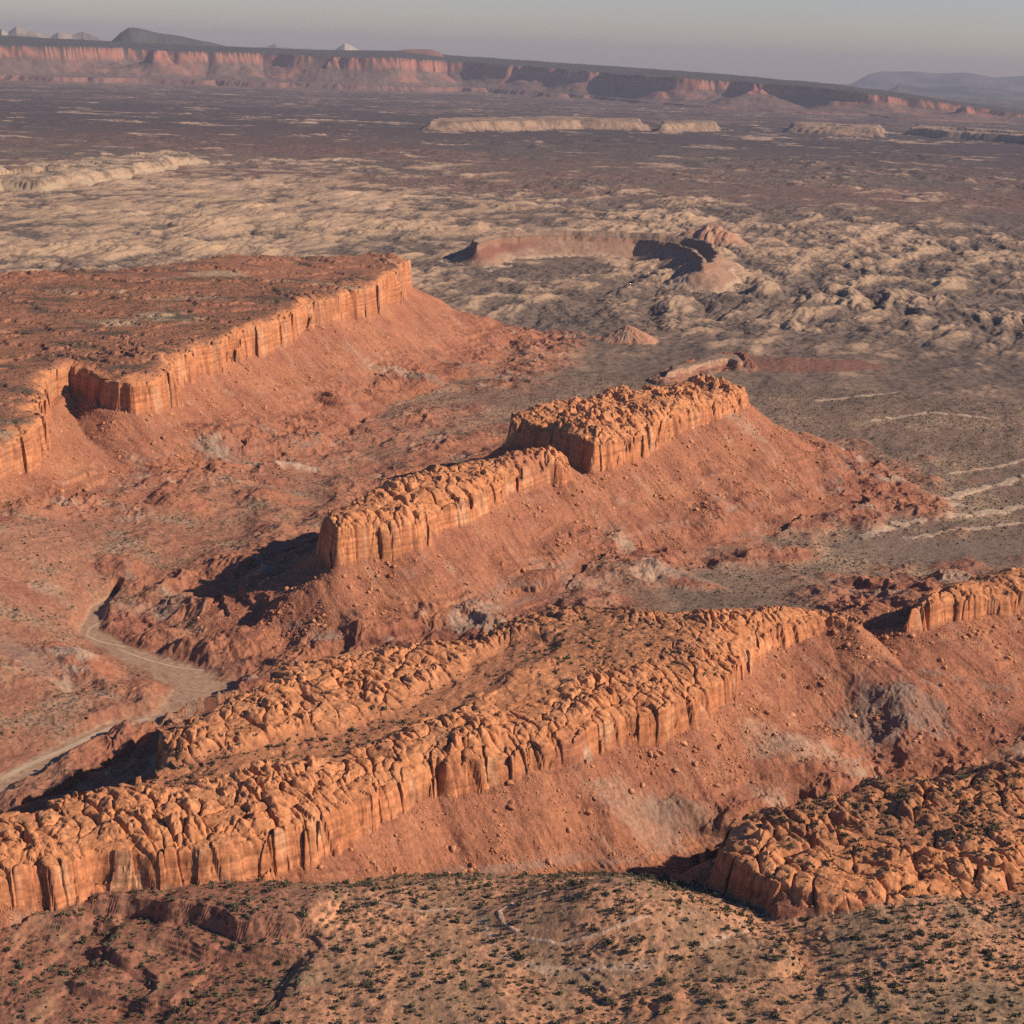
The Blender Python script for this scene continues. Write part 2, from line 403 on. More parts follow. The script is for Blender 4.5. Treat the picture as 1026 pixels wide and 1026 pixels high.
sp = plan([(846, 612), (870, 617), (890, 619), (912, 617), (960, 621)], 72)
i_ = np.where((XX > sp[:, 0].min() - 150) & (XX < sp[:, 0].max() + 150) & (YY > sp[:, 1].min() - 150) & (YY < sp[:, 1].max() + 150))[0]
dd, _ = pline(X[i_], Y[i_], sp)
zz = 71 + 9 * sstep(sp[1, 0], sp[3, 0], XX[i_]) - .62 * np.clip(dd - 2, 0, None) + 1.6 * fbm(XX[i_], YY[i_], 30, 4, .6, 99)
b_ = (zz > Z[i_]) & (typ[i_] <= T_TALUS)
Z[i_] = np.where(b_, zz, Z[i_]); typ[i_] = np.where(b_, T_TALUS, typ[i_]); own[i_] = np.where(b_, KEYS.index('ridge'), own[i_])
tal_t[i_] = np.where(b_, np.minimum(tal_t[i_], dd / 130), tal_t[i_])

# small conical hills on the plain
def hill(key, u, v, z0, rad, h, sq=1.0, ang=0.0, pw=1.0):
    mi = KEYS.index(key)
    cx, cy = w2(u, v, z0)
    x, y = XX - cx, YY - cy
    c, s = math.cos(ang), math.sin(ang)
    q = np.hypot((c * x + s * y) / sq, -s * x + c * y)
    idx = np.where(q < rad * 1.3)[0]
    q = q[idx] / rad * (1 + .18 * fbm(XX[idx], YY[idx], rad * .8, 3, .5, 111 + mi))
    rel = np.clip(1 - q, 0, 1)
    an = np.arctan2(s * x + c * y, c * x - s * y)[idx]
    hh = h * rel ** pw * (1 - .28 * (1 - rel) * np.abs(fbm(np.cos(an) * 30 + 5 * rel, np.sin(an) * 30, 9, 3, .6, 114)) * 2) * (1 + .12 * fbm(XX[idx], YY[idx], rad * .25, 3, .6, 113, ridged=True))
    Z[idx] += hh
    r = hh > 1.0
    typ[idx] = np.where(r, T_TALUS, typ[idx]); own[idx] = np.where(r, mi, own[idx])
    return idx, rel
cone_a = hill('cone_a', 712, 241, 0, 110, 62, 1.15, -.4)
cone_b = hill('cone_b', 628, 342, 0, 48, 32, 1.5, -.5)
red_h = hill('red_hill', 800, 366, 0, 80, 17, 2.4, 0.1, 1.2)

ts_i = np.where((typ == T_TALUS) & near & (tal_t < 1.05) & (RR > 900))[0]
x, y = XX[ts_i], YY[ts_i]
stq = (Z[ts_i] + 5 * fbm(x, y, 150, 3, .5, 116)) / 8.0
frq = stq - np.floor(stq)
lm_ = sstep(.25, .5, tal_t[ts_i]) * sstep(.0, .3, fbm(x, y, 110, 3, .55, 117) + .05)
Z[ts_i] += lm_ * 8 * .62 * (sstep(.40, .60, frq) - frq)
# badlands: clay mounds and gullies at the foot of the aprons
b_i = np.where(near & (tal_t < 1.9) & (tal_t > .28) & (RR > 980))[0]
bm = sstep(.30, .75, tal_t[b_i]) * (1 - sstep(1.1, 1.4 + .5 * sstep(230, 60, XX[b_i]), tal_t[b_i]))
bx, by = XX[b_i], YY[b_i]
bl = fbm(bx + 14 * fbm(bx, by, 30, 2, .5, 121), by, 80, 5, .55, 122, ridged=True)
badz = sstep(-.35, .3, fbm(bx, by, 260, 2, .5, 123) + .15)
Z[b_i] += bm * badz * (bl * 17 - 2)
badm = np.zeros(N, np.float32); badm[b_i] = bm * badz

rs_i = np.where(near & (RR > 930) & (typ == T_GROUND))[0]
rm = (1 - sstep(.95, 1.35 + 1.25 * sstep(230, 60, XX[rs_i]), tal_t[rs_i] + .9 * fbm(XX[rs_i], YY[rs_i], 120, 4, .55, 125))) * (1 - sstep(2250, 2600, RR[rs_i]))
lm = (1 - sstep(-230, -120, XX[rs_i] + .12 * (YY[rs_i] - 1500) + 80 * fbm(XX[rs_i], YY[rs_i], 160, 3, .5, 126))) * (1 - sstep(2000, 2300, YY[rs_i]))
rm = np.maximum(rm, .9 * lm)
redm = np.zeros(N, np.float32); redm[rs_i] = rm
Z[rs_i] += rm * (2.2 * fbm(XX[rs_i], YY[rs_i], 28, 4, .6, 127, ridged=True) + 10 * sstep(-.25, .3, fbm(XX[rs_i], YY[rs_i], 150, 2, .5, 124)) * (fbm(XX[rs_i], YY[rs_i], 75, 4, .5, 129, ridged=True) + .2))

# eroded mounds standing on the valley floors: (u, v, height, radius, rise, stretch, turn)
MOUNDS = [(225, 452, 16, 38, 15, 1.7, .3), (345, 412, 10, 34, 13, 1.5, -.4), (425, 386, 8, 40, 15, 1.6, .2), (470, 374, 5, 34, 11, 1.5, .5), (385, 396, 10, 28, 11, 1.3, -.6), (300, 440, 12, 30, 10, 1.8, .1),
          (125, 572, 18, 26, 12, 2.0, -.9), (150, 640, 4, 24, 11, 1.8, .2), (205, 652, 3, 26, 12, 1.7, .3), (242, 655, 3, 28, 14, 1.5, .6), (290, 636, 6, 22, 10, 1.6, .2), (75, 670, 6, 30, 12, 1.6, -.5), (140, 692, 2, 28, 9, 1.7, .2),
          (560, 590, 20, 26, 9, 1.8, .2), (690, 588, 15, 26, 12, 1.6, -.2), (640, 578, 18, 28, 11, 1.8, .4), (740, 505, 14, 34, 12, 1.7, -.4), (800, 525, 8, 32, 12, 1.9, .3), (825, 462, 5, 34, 15, 1.5, .2), (775, 560, 8, 26, 10, 2.2, .2),
          (870, 752, 10, 24, 8, 1.7, .3), (905, 745, 14, 20, 7, 1.7, -.4), (845, 765, 9, 20, 9, 1.4, .2), (690, 848, 4, 16, 8, 1.6, .4), (600, 840, 16, 24, 8, 1.7, .2), (930, 718, 26, 30, 9, 2.2, .1), (180, 500, 26, 34, 11, 1.6, -.6), (270, 500, 12, 30, 8, 1.8, .2), (520, 520, 40, 24, 6, 1.7, .8)]
for n_, (u, v, zh, rad, rise, sq, ang) in enumerate(MOUNDS):
    cx, cy = w2(u, v, zh)
    s_i = np.where((np.abs(XX - cx) < rad * sq * 1.6) & (np.abs(YY - cy) < rad * sq * 1.6) & (typ < T_CLIFF))[0]
    ax, ay = XX[s_i] - cx, YY[s_i] - cy
    c, s = math.cos(ang), math.sin(ang)
    q = np.hypot((c * ax + s * ay) / sq, -s * ax + c * ay) / rad * (1 + .35 * fbm(XX[s_i], YY[s_i], rad * .9, 4, .6, 300 + n_))
    rel = np.clip(1 - q, 0, 1)
    Z[s_i] += rise * rel ** .8 * (1 - .45 * np.abs(fbm(XX[s_i], YY[s_i], rad * .5, 3, .55, 330 + n_)) * 2 * (1 - rel))
    badm[s_i] = np.maximum(badm[s_i], .9 * sstep(.02, .25, rel))

# dry wash on the left, flat sandy floor
WASH = [(118, 596, 3), (97, 610, 7), (88, 632, 10), (125, 655, 11), (170, 672, 20), (205, 690, 22), (165, 718, 12), (105, 733, 11), (50, 760, 10), (0, 787, 12), (-120, 850, 16)]
wp = np.array([w2(u, v, 0) for u, v, _w in WASH]); wwid = [a[2] for a in WASH]
i_ = np.where((XX < wp[:, 0].max() + 200) & (YY > wp[:, 1].min() - 200) & (YY < wp[:, 1].max() + 200))[0]
wd, ww = pline(X[i_], Y[i_], wp, wwid)
edge = wd / ww + .75 * fbm(XX[i_], YY[i_], 42, 4, .6, 131)
flat = 1 - sstep(.8, 2.1, edge)
Z[i_] = Z[i_] * (1 - flat) + flat * (0.5 + .25 * fbm(XX[i_], YY[i_], 14, 3, .5, 132))
wsh = edge < 1.0
typ[i_] = np.where(wsh, T_WASH, typ[i_]); own[i_] = np.where(wsh, -1, own[i_])
washm = np.zeros(N, np.float32); washm[i_] = 1 - sstep(.85, 1.25, edge)
badm[i_] *= 1 - flat

# the rounded knoll at the bottom middle, with a pale worn edge
kx, ky = w2(610, 918, 84)
i_ = np.where(near & (np.hypot(XX - kx, YY - ky) < 140))[0]
q = np.hypot((XX[i_] - kx) / 1.75, YY[i_] - ky) / 42 * (1 + .16 * fbm(XX[i_], YY[i_], 50, 3, .5, 135))
Z[i_] += 12 * (1 - sstep(.25, 1.15, q))
mix(C, i_, np.array((.52, .34, .235)), .9 * np.exp(-((q - 1.0) / .055) ** 2) * (YY[i_] < ky + 6) * sstep(-.3, .2, fbm(XX[i_], YY[i_], 30, 3, .5, 136) + .15))
for pts_, wd_, am_ in (([(545, 893, 88), (512, 900, 85), (499, 909, 83), (505, 921, 82), (528, 934, 82), (560, 944, 81), (600, 941, 84), (650, 936, 84)], 1.0, .6), ([(380, 905, 74), (420, 915, 74), (455, 910, 75)], 1.2, .6)):
    lp = np.array([w2(a_, b_, c__) for a_, b_, c__ in pts_])
    i_ = np.where((XX > lp[:, 0].min() - 20) & (XX < lp[:, 0].max() + 20) & (YY > lp[:, 1].min() - 20) & (YY < lp[:, 1].max() + 20) & near)[0]
    dd, _ = pline(X[i_], Y[i_], lp)
    mk = am_ * (1 - sstep(.6, 1.5, dd / wd_ + 1.3 * fbm(XX[i_], YY[i_], 14, 3, .6, 139) + .2))
    Z[i_] += 1.1 * mk; mix(C, i_, np.array((.56, .40, .29)), mk); veg[i_] -= mk
fq = np.where(near & (RR < 980) & (own < 0))[0]
Z[fq] += 4.5 * fbm(XX[fq], YY[fq], 85, 3, .5, 137) + 1.5 * np.clip(fbm(XX[fq], YY[fq], 36, 4, .55, 138, ridged=True), -.3, 1)

# ledges and gullies in the foreground slickrock
fgi = np.where(near & (RR < 980) & (own < 0))[0]
gx, gy = XX[fgi], YY[fgi]
LEDGES = [  # rim of a ledge as seen, drop in metres, drop side to the left/near
    ([(75, 903, 66), (110, 905, 66), (150, 910, 67), (180, 918, 67), (215, 925, 67), (250, 935, 68), (300, 938, 68), (330, 942, 69)], 11),
    ([(20, 930, 58), (60, 928, 59), (95, 925, 60), (120, 930, 60)], 7), ([(140, 940, 62), (200, 948, 63), (260, 955, 64), (310, 960, 65)], 6), ([(60, 985, 56), (130, 1000, 57), (180, 1008, 58)], 6),
    ([(770, 938, 78), (790, 950, 78), (800, 968, 78), (770, 985, 80)], 8),
    ([(60, 945, 58), (110, 955, 58), (135, 970, 57), (160, 990, 57)], 6),
]
for pts, drop in LEDGES:
    lp = np.array([w2(u, v, z) for u, v, z in pts])
    dd, _ = pline(gx.astype(np.float64), gy.astype(np.float64), lp)
    nrm = np.array((-(lp[-1] - lp[0])[1], (lp[-1] - lp[0])[0])); nrm = nrm / np.hypot(*nrm) * 260
    if nrm[1] < 0: nrm = -nrm
    along = (lp[-1] - lp[0]) / np.hypot(*(lp[-1] - lp[0])) * 80
    best = dd; sgn = np.where(sdist(gx.astype(np.float64), gy.astype(np.float64), np.vstack([[lp[0] - along], lp, [lp[-1] + along], [lp[-1] + along + nrm], [lp[0] - along + nrm]])) < 0, 1, -1)
    sd = best * sgn + 7 * fbm(gx, gy, 34, 4, .45, 141)          # positive = uphill side
    ch = lp[-1] - lp[0]; sp_ = ((gx - lp[0, 0]) * ch[0] + (gy - lp[0, 1]) * ch[1]) / (ch @ ch)
    fade = np.exp(-(best / 45) ** 2) * sstep(0, .1, sp_) * (1 - sstep(.9, 1, sp_))
    Z[fgi] += fade * (drop * .5) * np.clip(sd / 2.2, -1, 1)
# general slickrock steps (thin beds weathered into little scarps)
st = (Z[fgi] + 3.2 * fbm(gx, gy, 60, 3, .5, 143)) / 2.6
fr = st - np.floor(st)
stm = np.clip(sstep(.05, .4, fbm(gx, gy, 90, 4, .6, 144) + .1) + .8 * sstep(-60, -160, gx) * sstep(-.3, .1, fbm(gx, gy, 50, 2, .5, 147)), 0, 1)
Z[fgi] += stm * 2.6 * .6 * (sstep(.35, .65, fr) - fr)
e, idd, _f = cells(gx + 5 * fbm(gx, gy, 20, 2, .5, 145), gy, 15, .4, 1.5, seed=77)
knob = .6 * sstep(.42, .6, fbm(gx, gy, 75, 3, .5, 146))
Z[fgi] += knob * 3.5 * (1 - (1 - np.clip(e / .5, 0, 1)) ** 2)
knobm = np.zeros(N, np.float32); knobm[fgi] = knob

# pale ledges and the grey rise on the plain at the right
for pts, wd_, hgt in (([(856, 541), (875, 534), (892, 525), (930, 516), (960, 512), (1000, 507), (1060, 497)], 5, 2.2),
                      ([(930, 500), (945, 497), (965, 489), (1000, 480), (1050, 466)], 4, 2.0), ([(945, 470), (1000, 462), (1050, 452)], 2.5, 1.2), ([(900, 540), (960, 530), (1020, 520), (1060, 515)], 3, 1.5), ([(880, 512), (915, 503), (960, 500)], 3, 1.5), ([(870, 420), (930, 412), (1000, 418)], 3, 1.0), ([(820, 400), (860, 397), (900, 392)], 3, 1.0)):
    lp = plan(pts, 1)
    i_ = np.where((XX > lp[:, 0].min() - 40) & (XX < lp[:, 0].max() + 40) & (YY > lp[:, 1].min() - 60) & (YY < lp[:, 1].max() + 60))[0]
    dd, _ = pline(X[i_], Y[i_], lp)
    nz = fbm(XX[i_], YY[i_], 24, 4, .6, 151)
    mk = 1 - sstep(.5, 1.2, dd / wd_ / 2.4 + 2.0 * nz + .25)
    Z[i_] += mk * hgt
    mix(C, i_, CREAM * .92, .7 * mk); veg[i_] -= mk

# pass 2: caprock and cliffs
for kn, (mi, idx, x, y, d, dp, e0, e1, e2, id0, id1, id2, big) in store.items():
    M = MESAS[kn]
    wcl = (3.5 + M['cl'] * .05) * (1 if big < 1.3 else big * .8)
    sel = dp < wcl
    idx, x, y, d, dp, e0, e1, e2, id0, id1, id2 = (a[sel] for a in (idx, x, y, d, dp, e0, e1, e2, id0, id1, id2))
    inn = np.clip(-dp, 0, None)
    dm_ = M['dome']
    mask = np.ones(len(idx), np.float32) * dm_
    if kn == 'big':
        mask = .9 * (1 - sstep(20, 75, inn)) * sstep(-.1, .25, fbm(x, y, 160, 2, .5, 161)) + .05
        hx, hy = w2(110, 366, 105)
        mask = np.maximum(mask, .9 * (1 - sstep(60, 120, np.hypot(x - hx, y - hy))))
    if kn == 'ridge':
        mask *= 1 - .85 * sstep(38, 70, inn + 22 * fbm(x, y, 60, 2, .5, 162)) * (1 - .9 * sstep(20, -60, x + 0 * y))
        for (u, v, rad) in ((250, 690, 95), (330, 665, 60), (420, 645, 45), (120, 800, 90)):
            hx, hy = w2(u, v, 101)
            mask = np.maximum(mask, (1 - sstep(rad * .6, rad, np.hypot(x - hx, y - hy))))
    if kn == 'ridge':
        st_, sw_ = pline(x.astype(np.float64), y.astype(np.float64), plan([(150, 764), (200, 756), (260, 746), (340, 727), (420, 700), (480, 668), (530, 640)], 101))
        strip = 1 - sstep(13, 30, st_ + 9 * fbm(x, y, 30, 3, .5, 166))
        mask *= 1 - .9 * strip
    if kn == 'dome_mesa':
        mask *= .35 + .65 * (1 - sstep(40, 80, inn + 25 * fbm(x, y, 50, 2, .5, 163)))
    pil0 = 1 - (1 - np.clip(e0 / .6, 0, 1)) ** 2.4
    pil = 1 - (1 - np.clip(e1 / .6, 0, 1)) ** 2.2
    pil2 = 1 - (1 - np.clip(e2 / .55, 0, 1)) ** 2
    mask *= .5 + .5 * sstep(3, 18, inn)
    vary = .1 + .9 * sstep(-.25, .25, fbm(x, y, 55 * big, 2, .5, 165 + mi))
    cj, sj = math.cos(M['ang'] + .25), math.sin(M['ang'] + .25)
    jn = perlin(((cj * x + sj * y) / (150 * big)).astype(np.float32) + 300, ((-sj * x + cj * y) / (24 * big)).astype(np.float32) + 300)
    joint = np.exp(-(jn / .05) ** 2) * sstep(-.15, .15, fbm(x, y, 80 * big, 2, .5, 167))
    dome = (pil0 * (3.4 + 5 * (id0 - .5)) * (.4 + .6 * vary) + pil * (2.9 + 5.0 * (id1 - .5)) * (.35 + .65 * vary) + pil2 * 2.4 * id2 * (.25 + .75 * vary) - 2.6 * np.exp(-(e0 / .06) ** 2) * (id0 > .45) - 3.6 * joint) * mask * (M['cell'] / 10.5) ** .5 * .9 * (1 if big < 1.3 else big * .7)
    und = fbm(x, y, 70 * big, 4, .5, 171 + mi)
    mz = M['z']
    if 'tilt' in M:
        y0, z0, y1, z1 = M['tilt']
        mz = z0 + (z1 - z0) * np.clip((y - y0) / (y1 - y0), -.3, 1.2)
    mz = mz + M.get('lift', 0)
    top = mz - (6.2 * min(dm_, 1) if big < 1.3 else 0) + dome + und * (4.0 + (5 if kn.endswith('butte') else 2) * dm_) * big ** .5 + .75 * fbm(x, y, 8 * big, 3, .6, 172) + (.9 * np.abs(fbm(x, y, 22 * big, 3, .6, 176)) * -2 if dm_ > 0 else 0)
    if dm_ > .5 and big < 1.3:
        bq = (top + 1.6 * fbm(x, y, 60, 2, .5, 168)) / 2.1
        fb_ = bq - np.floor(bq)
        top += 2.1 * .6 * (sstep(.36, .64, fb_) - fb_) * sstep(-.1, .25, fbm(x, y, 38, 3, .5, 169))
    if kn == 'big':
        stp = (top + 5 * fbm(x, y, 220, 3, .5, 173)) / 5.0
        fr = stp - np.floor(stp)
        top += 5 * .7 * (sstep(.42, .58, fr) - fr) * sstep(15, 50, inn) + sstep(60, 260, inn) * 7 * fbm(x, y, 260, 3, .5, 174)
        hx, hy = w2(215, 262, 158)
        top += 12 * np.exp(-((x - hx) / 150) ** 2 - ((y - hy) / 160) ** 2) * sstep(5, 60, inn)
    if kn == 'ridge':
        top -= 6 * strip * sstep(0, 15, inn)
        hx, hy = w2(590, 625, 104)
        top += 7 * np.exp(-((x - hx) ** 2 + (y - hy) ** 2) / 110 ** 2) * sstep(5, 40, inn)
    wr = 30 if M['rnd'] > 5 else 12
    top -= M['rnd'] * (1 - np.clip(inn / wr, 0, 1)) ** 2 * (.55 + .9 * id1)
    if big > 1.3:
        top += 2.2 * big * fbm(x, y, 26 * big, 4, .6, 178)
    if kn == 'bowl':
        top -= 30 * sstep(4, 38, inn)
    base = np.maximum(Z[idx], G[idx])
    f = np.clip(dp / wcl, 0, 1)
    led = .05 * fbm(x, y, 5 * big, 2, .5, 175)
    lj = .30 * sstep(.0, .35, fbm(x, y, 45 * big, 3, .5, 177))         # a bench part way down some stretches
    f = np.where(f < .5, f * (1 - lj), f + lj * (f - .5) * 0 - lj * np.clip(1 - f, 0, .5))
    fcl = np.clip(f + led * (1 - np.abs(2 * f - 1)), 0, 1)
    low = np.minimum(base, top - 1)
    z = np.where(dp < 0, top, top * (1 - fcl) + low * fcl)
    Z[idx] = np.maximum(z, Z[idx] * (dp > 0) + -1e3 * (dp <= 0))
    ty = np.where(dp < 0, T_CAP, T_CLIFF)
    ok = (Z[idx] > base + .3) | (dp < 0)
    typ[idx] = np.where(ok, ty, typ[idx]); own[idx] = np.where(ok, mi, own[idx])
    # ---- colour
    ci = idx[ok]; xx, yy = x[ok], y[ok]
    cap = (dp[ok] < 0)
    n1 = fbm(xx, yy, 34 * big, 3, .55, 181); n2 = fbm(xx, yy, 8 * big, 3, .6, 182)
    cc = np.where(cap[:, None], ROCK, CLIFF).astype(np.float32)
    C[ci] = cc
    mix(C, ci, ROCK2, np.where(cap, .7, .35) * sstep(-.3, .5, n1 + .5 * n2))
    mix(C, ci, PALE, np.where(cap, .10, .75) * sstep(.18, .4, fbm(xx, yy, 16 * big, 2, .6, 183)))
    mix(C, ci, VARN_JOINT, np.where(cap, .15, .62) * sstep(.12, .45, fbm(xx, yy, 9 * big, 3, .6, 184)))
    mix(C, ci, VARN_JOINT, .5 * np.maximum(np.exp(-(e1[ok] / .05) ** 2) * .6, np.exp(-(e0[ok] / .04) ** 2)) * cap * min(dm_, 1))  # caprock coloured darker along the joints between domes
    vv = -.35 + .5 * sstep(.0, .4, fbm(xx, yy, 60, 3, .6, 185)) + .3 * np.exp(-(e1[ok] / .12) ** 2) * min(dm_, 1)
    if kn == 'big':
        ntop = sstep(0, 20, inn[ok] + 24 * n1)
        mix(C, ci, np.array((.27, .118, .074)), .95 * ntop)
        mix(C, ci, np.array((.36, .26, .17)), .8 * ntop * sstep(.15, .4, fbm(xx / 2, yy, 140, 4, .6, 186)))
        mix(C, ci, BRUSH * .62, .85 * ntop * sstep(.0, .35, fbm(xx / 2, yy, 60, 5, .65, 187)))
        vv = -.3 + ntop * (.9 + .5 * n1)
    if kn in ('ridge', 'dome_mesa'):
        hs_ = [(590, 622, 125, 104), (540, 612, 60, 104)] if kn == 'ridge' else [(840, 810, 50, 100), (930, 785, 60, 100), (900, 800, 60, 100), (1010, 785, 70, 100), (960, 820, 45, 100), (800, 830, 40, 100), (880, 830, 40, 100)]
        vm = np.zeros(len(ci), np.float32)
        for (u, v, rad, zz) in hs_:
            hx, hy = w2(u, v, zz)
            vm = np.maximum(vm, 1 - sstep(rad * .45, rad, np.hypot(xx - hx, yy - hy) + 20 * n1))
        mix(C, ci, np.array((.30, .135, .075)), .85 * vm * sstep(-.3, .3, n1 + n2 + .3))
        vv = np.maximum(vv, vm * (.75 + .5 * n2))
        if kn == 'ridge':
            mix(C, ci, np.array((.36, .155, .085)), .8 * strip[ok] * cap)
            vv = np.maximum(vv, strip[ok] * (.35 + .6 * n2))
        if kn == 'dome_mesa':
            vv = np.maximum(vv, .6 * np.exp(-(e1[ok] / .14) ** 2) + .16 + .35 * sstep(22, 50, inn[ok] + 20 * n1))
    if kn in ('bowl',):
        C[ci] = np.where(cap[:, None], PLAIN, np.array((.27, .145, .10)))
    if kn == 'ledge':
        C[ci] = np.where(cap[:, None], PLAIN, np.array((.38, .22, .15)))
    if kn == 'pale_outcrop' or kn.startswith('table'):
        C[ci] = CREAM * ((.72, .68, .64) if kn == 'pale_outcrop' else (.60, .54, .50))
        mix(C, ci, BRUSH * .8, .8 * sstep(-.12, .25, fbm(xx / 2, yy, 110, 5, .65, 188)))
    veg[ci] = np.where(cap, vv, -1)

# colour of the aprons
ti = np.where((typ == T_TALUS))[0]
x, y = XX[ti], YY[ti]
tt = tal_t[ti]
n1 = fbm(x, y, 70, 4, .55, 191); n2 = fbm(x, y, 14, 4, .6, 192)
C[ti] = TALUS
mix(C, ti, np.array((.47, .20, .105)), .7 * sstep(-.1, .5, n1 + .4 * n2))
mix(C, ti, MAROON, .55 * sstep(.1, .55, -n1 + .6 * n2))
mix(C, ti, np.array((.45, .27, .19)), .45 * sstep(.28, .5, fbm(x, y, 38, 4, .55, 193)))
zz = Z[ti] - .5 * G[ti] + 3 * n1
bnd = fbm(zz, x * .03, 8, 3, .6, 195)
low_ = sstep(.3, .75, tt + .35 * n1)
mix(C, ti, MAROON * 1.05, .75 * low_ * sstep(.1, .35, bnd))
mix(C, ti, np.array((.30, .205, .165)), .55 * low_ * sstep(.12, .35, -bnd))
ca_, sa_ = math.cos(-.85), math.sin(-.85)
stk = fbm((ca_ * x + sa_ * y) / 5, -sa_ * x + ca_ * y, 16, 4, .6, 196)
mix(C, ti, np.array((.43, .235, .15)), .5 * sstep(.18, .42, stk))
mix(C, ti, np.array((.24, .095, .062)), .45 * sstep(.15, .42, -stk))
farT = own[ti] >= KEYS.index('bowl')
far_cols = {'bowl': (.33, .195, .135), 'ledge': (.30, .14, .09), 'pale_outcrop': (.40, .29, .19), 'table': (.27, .17, .12), 'cone_a': (.40, .205, .135), 'cone_b': (.44, .22, .14), 'red_hill': (.21, .105, .078)}
for kn in KEYS[:-1]:
    fcl_ = far_cols.get('table' if kn.startswith('table') else kn)
    if fcl_:
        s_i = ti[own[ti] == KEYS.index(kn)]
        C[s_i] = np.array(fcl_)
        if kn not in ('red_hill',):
            mix(C, s_i, CREAM, .5 * sstep(.1, .5, fbm(XX[s_i], YY[s_i], 50, 3, .6, 194)))
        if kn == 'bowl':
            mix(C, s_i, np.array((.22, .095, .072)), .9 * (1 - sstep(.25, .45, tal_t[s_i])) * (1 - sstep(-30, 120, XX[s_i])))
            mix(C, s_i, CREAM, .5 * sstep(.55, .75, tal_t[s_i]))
veg[ti] = np.where(farT, -.5, -.45 + .55 * sstep(.5, 1.0, tt) + .5 * n1)

s_i = np.where(redm > .01)[0]
x, y = XX[s_i], YY[s_i]
rc = fbm(x, y, 60, 5, .6, 128)
mix(C, s_i, np.array((.34, .150, .092)), redm[s_i] * .92)
mix(C, s_i, np.array((.30, .20, .135)), redm[s_i] * .8 * sstep(.1, .4, rc))
mix(C, s_i, MAROON, redm[s_i] * .75 * sstep(.02, .35, -rc))
mix(C, s_i, CLAY * .8, redm[s_i] * .6 * sstep(.22, .42, fbm(x, y, 95, 5, .6, 130)))
veg[s_i] = veg[s_i] * (1 - redm[s_i]) + redm[s_i] * np.clip(.25 + 1.3 * rc, 0, 1)

# badland clays (beds follow the height), applied over floor and aprons
bi = np.where(badm > .02)[0]
x, y = XX[bi], YY[bi]
zz = Z[bi] + 4 * fbm(x, y, 60, 3, .5, 201)
bed = fbm(zz * 1.0, x * .02, 9, 3, .6, 202)
a = badm[bi]
mix(C, bi, np.array((.35, .140, .082)), .8 * a)
mix(C, bi, MAROON, a * .75 * sstep(.05, .35, bed))
mix(C, bi, CLAY, a * .7 * sstep(.22, .42, fbm(x, y, 75, 4, .6, 203) + .35 * bed))
mix(C, bi, GREY, a * .7 * sstep(.25, .45, fbm(x, y, 60, 4, .6, 204)))
veg[bi] -= .2 * a
# named clay patches
for (u, v, zh, rad, sq, col, am) in [(225, 458, 18, 32, 2.2, GREY, .7), (285, 463, 14, 22, 2.4, CLAY, .9), (392, 378, 18, 35, 2.5, CLAY, .6), (428, 385, 10, 25, 2.2, GREY, .8), (470, 370, 6, 30, 2, GREY, .5),
        (845, 452, 6, 34, 1.3, CLAY, .9), (833, 470, 6, 20, 1.2, GREY, .8), (885, 604, 8, 22, 1.6, GREY, .8), (655, 583, 18, 30, 1.8, CLAY, .75), (692, 585, 15, 24, 1.8, GREY, .9), (590, 590, 22, 30, 1.5, CLAY, .35),
        (78, 668, 8, 18, 1.6, CLAY, .8), (62, 690, 8, 14, 1.4, CLAY, .7), (870, 752, 12, 34, 1.8, GREY, .9), (910, 745, 14, 26, 1.6, GREY, .7), (640, 850, 12, 26, 2, CLAY, .4), (675, 850, 6, 20, 2, GREY, .6),
        (790, 785, 14, 26, 2, CLAY, .7), (20, 645, 35, 34, 1.6, GREY, .6), (140, 600, 14, 26, 2, GREY, .5), (65, 500, 45, 22, 1.3, CLAY, .6), (930, 548, 4, 60, 3.5, np.array((.19, .135, .105)), .95), (740, 470, 20, 26, 2, CLAY, .5)]:
    cx, cy = w2(u, v, zh)
    ax, ay = XX - cx, YY - cy
    q = np.hypot(ax / sq, ay) / rad
    s_i = np.where(q < 1.8)[0]
    s_i = s_i[(typ[s_i] < T_CLIFF)]
    qq = np.hypot((XX[s_i] - cx) / sq, YY[s_i] - cy) / rad + 1.1 * fbm(XX[s_i], YY[s_i], 30, 5, .65, 211)
    mk = .85 * am * (1 - sstep(.35, 1.0, qq))
    mix(C, s_i, col, mk); veg[s_i] -= .6 * mk
wi = np.where(washm > 0.01)[0]
mix(C, wi, np.array((.295, .175, .115)), .72 * washm[wi]); mix(C, wi, np.array((.40, .265, .18)), .5 * washm[wi] * sstep(.05, .3, fbm(XX[wi] + .5 * YY[wi], (YY[wi] - .5 * XX[wi]) / 3, 22, 4, .6, 212, ridged=True)))
veg[wi] = -.3 + .5 * fbm(XX[wi], YY[wi], 40, 2, .5, 213)
mix(C, np.where(knobm > 0)[0], ROCK * .85, .7 * knobm[knobm > 0]); veg -= .5 * knobm

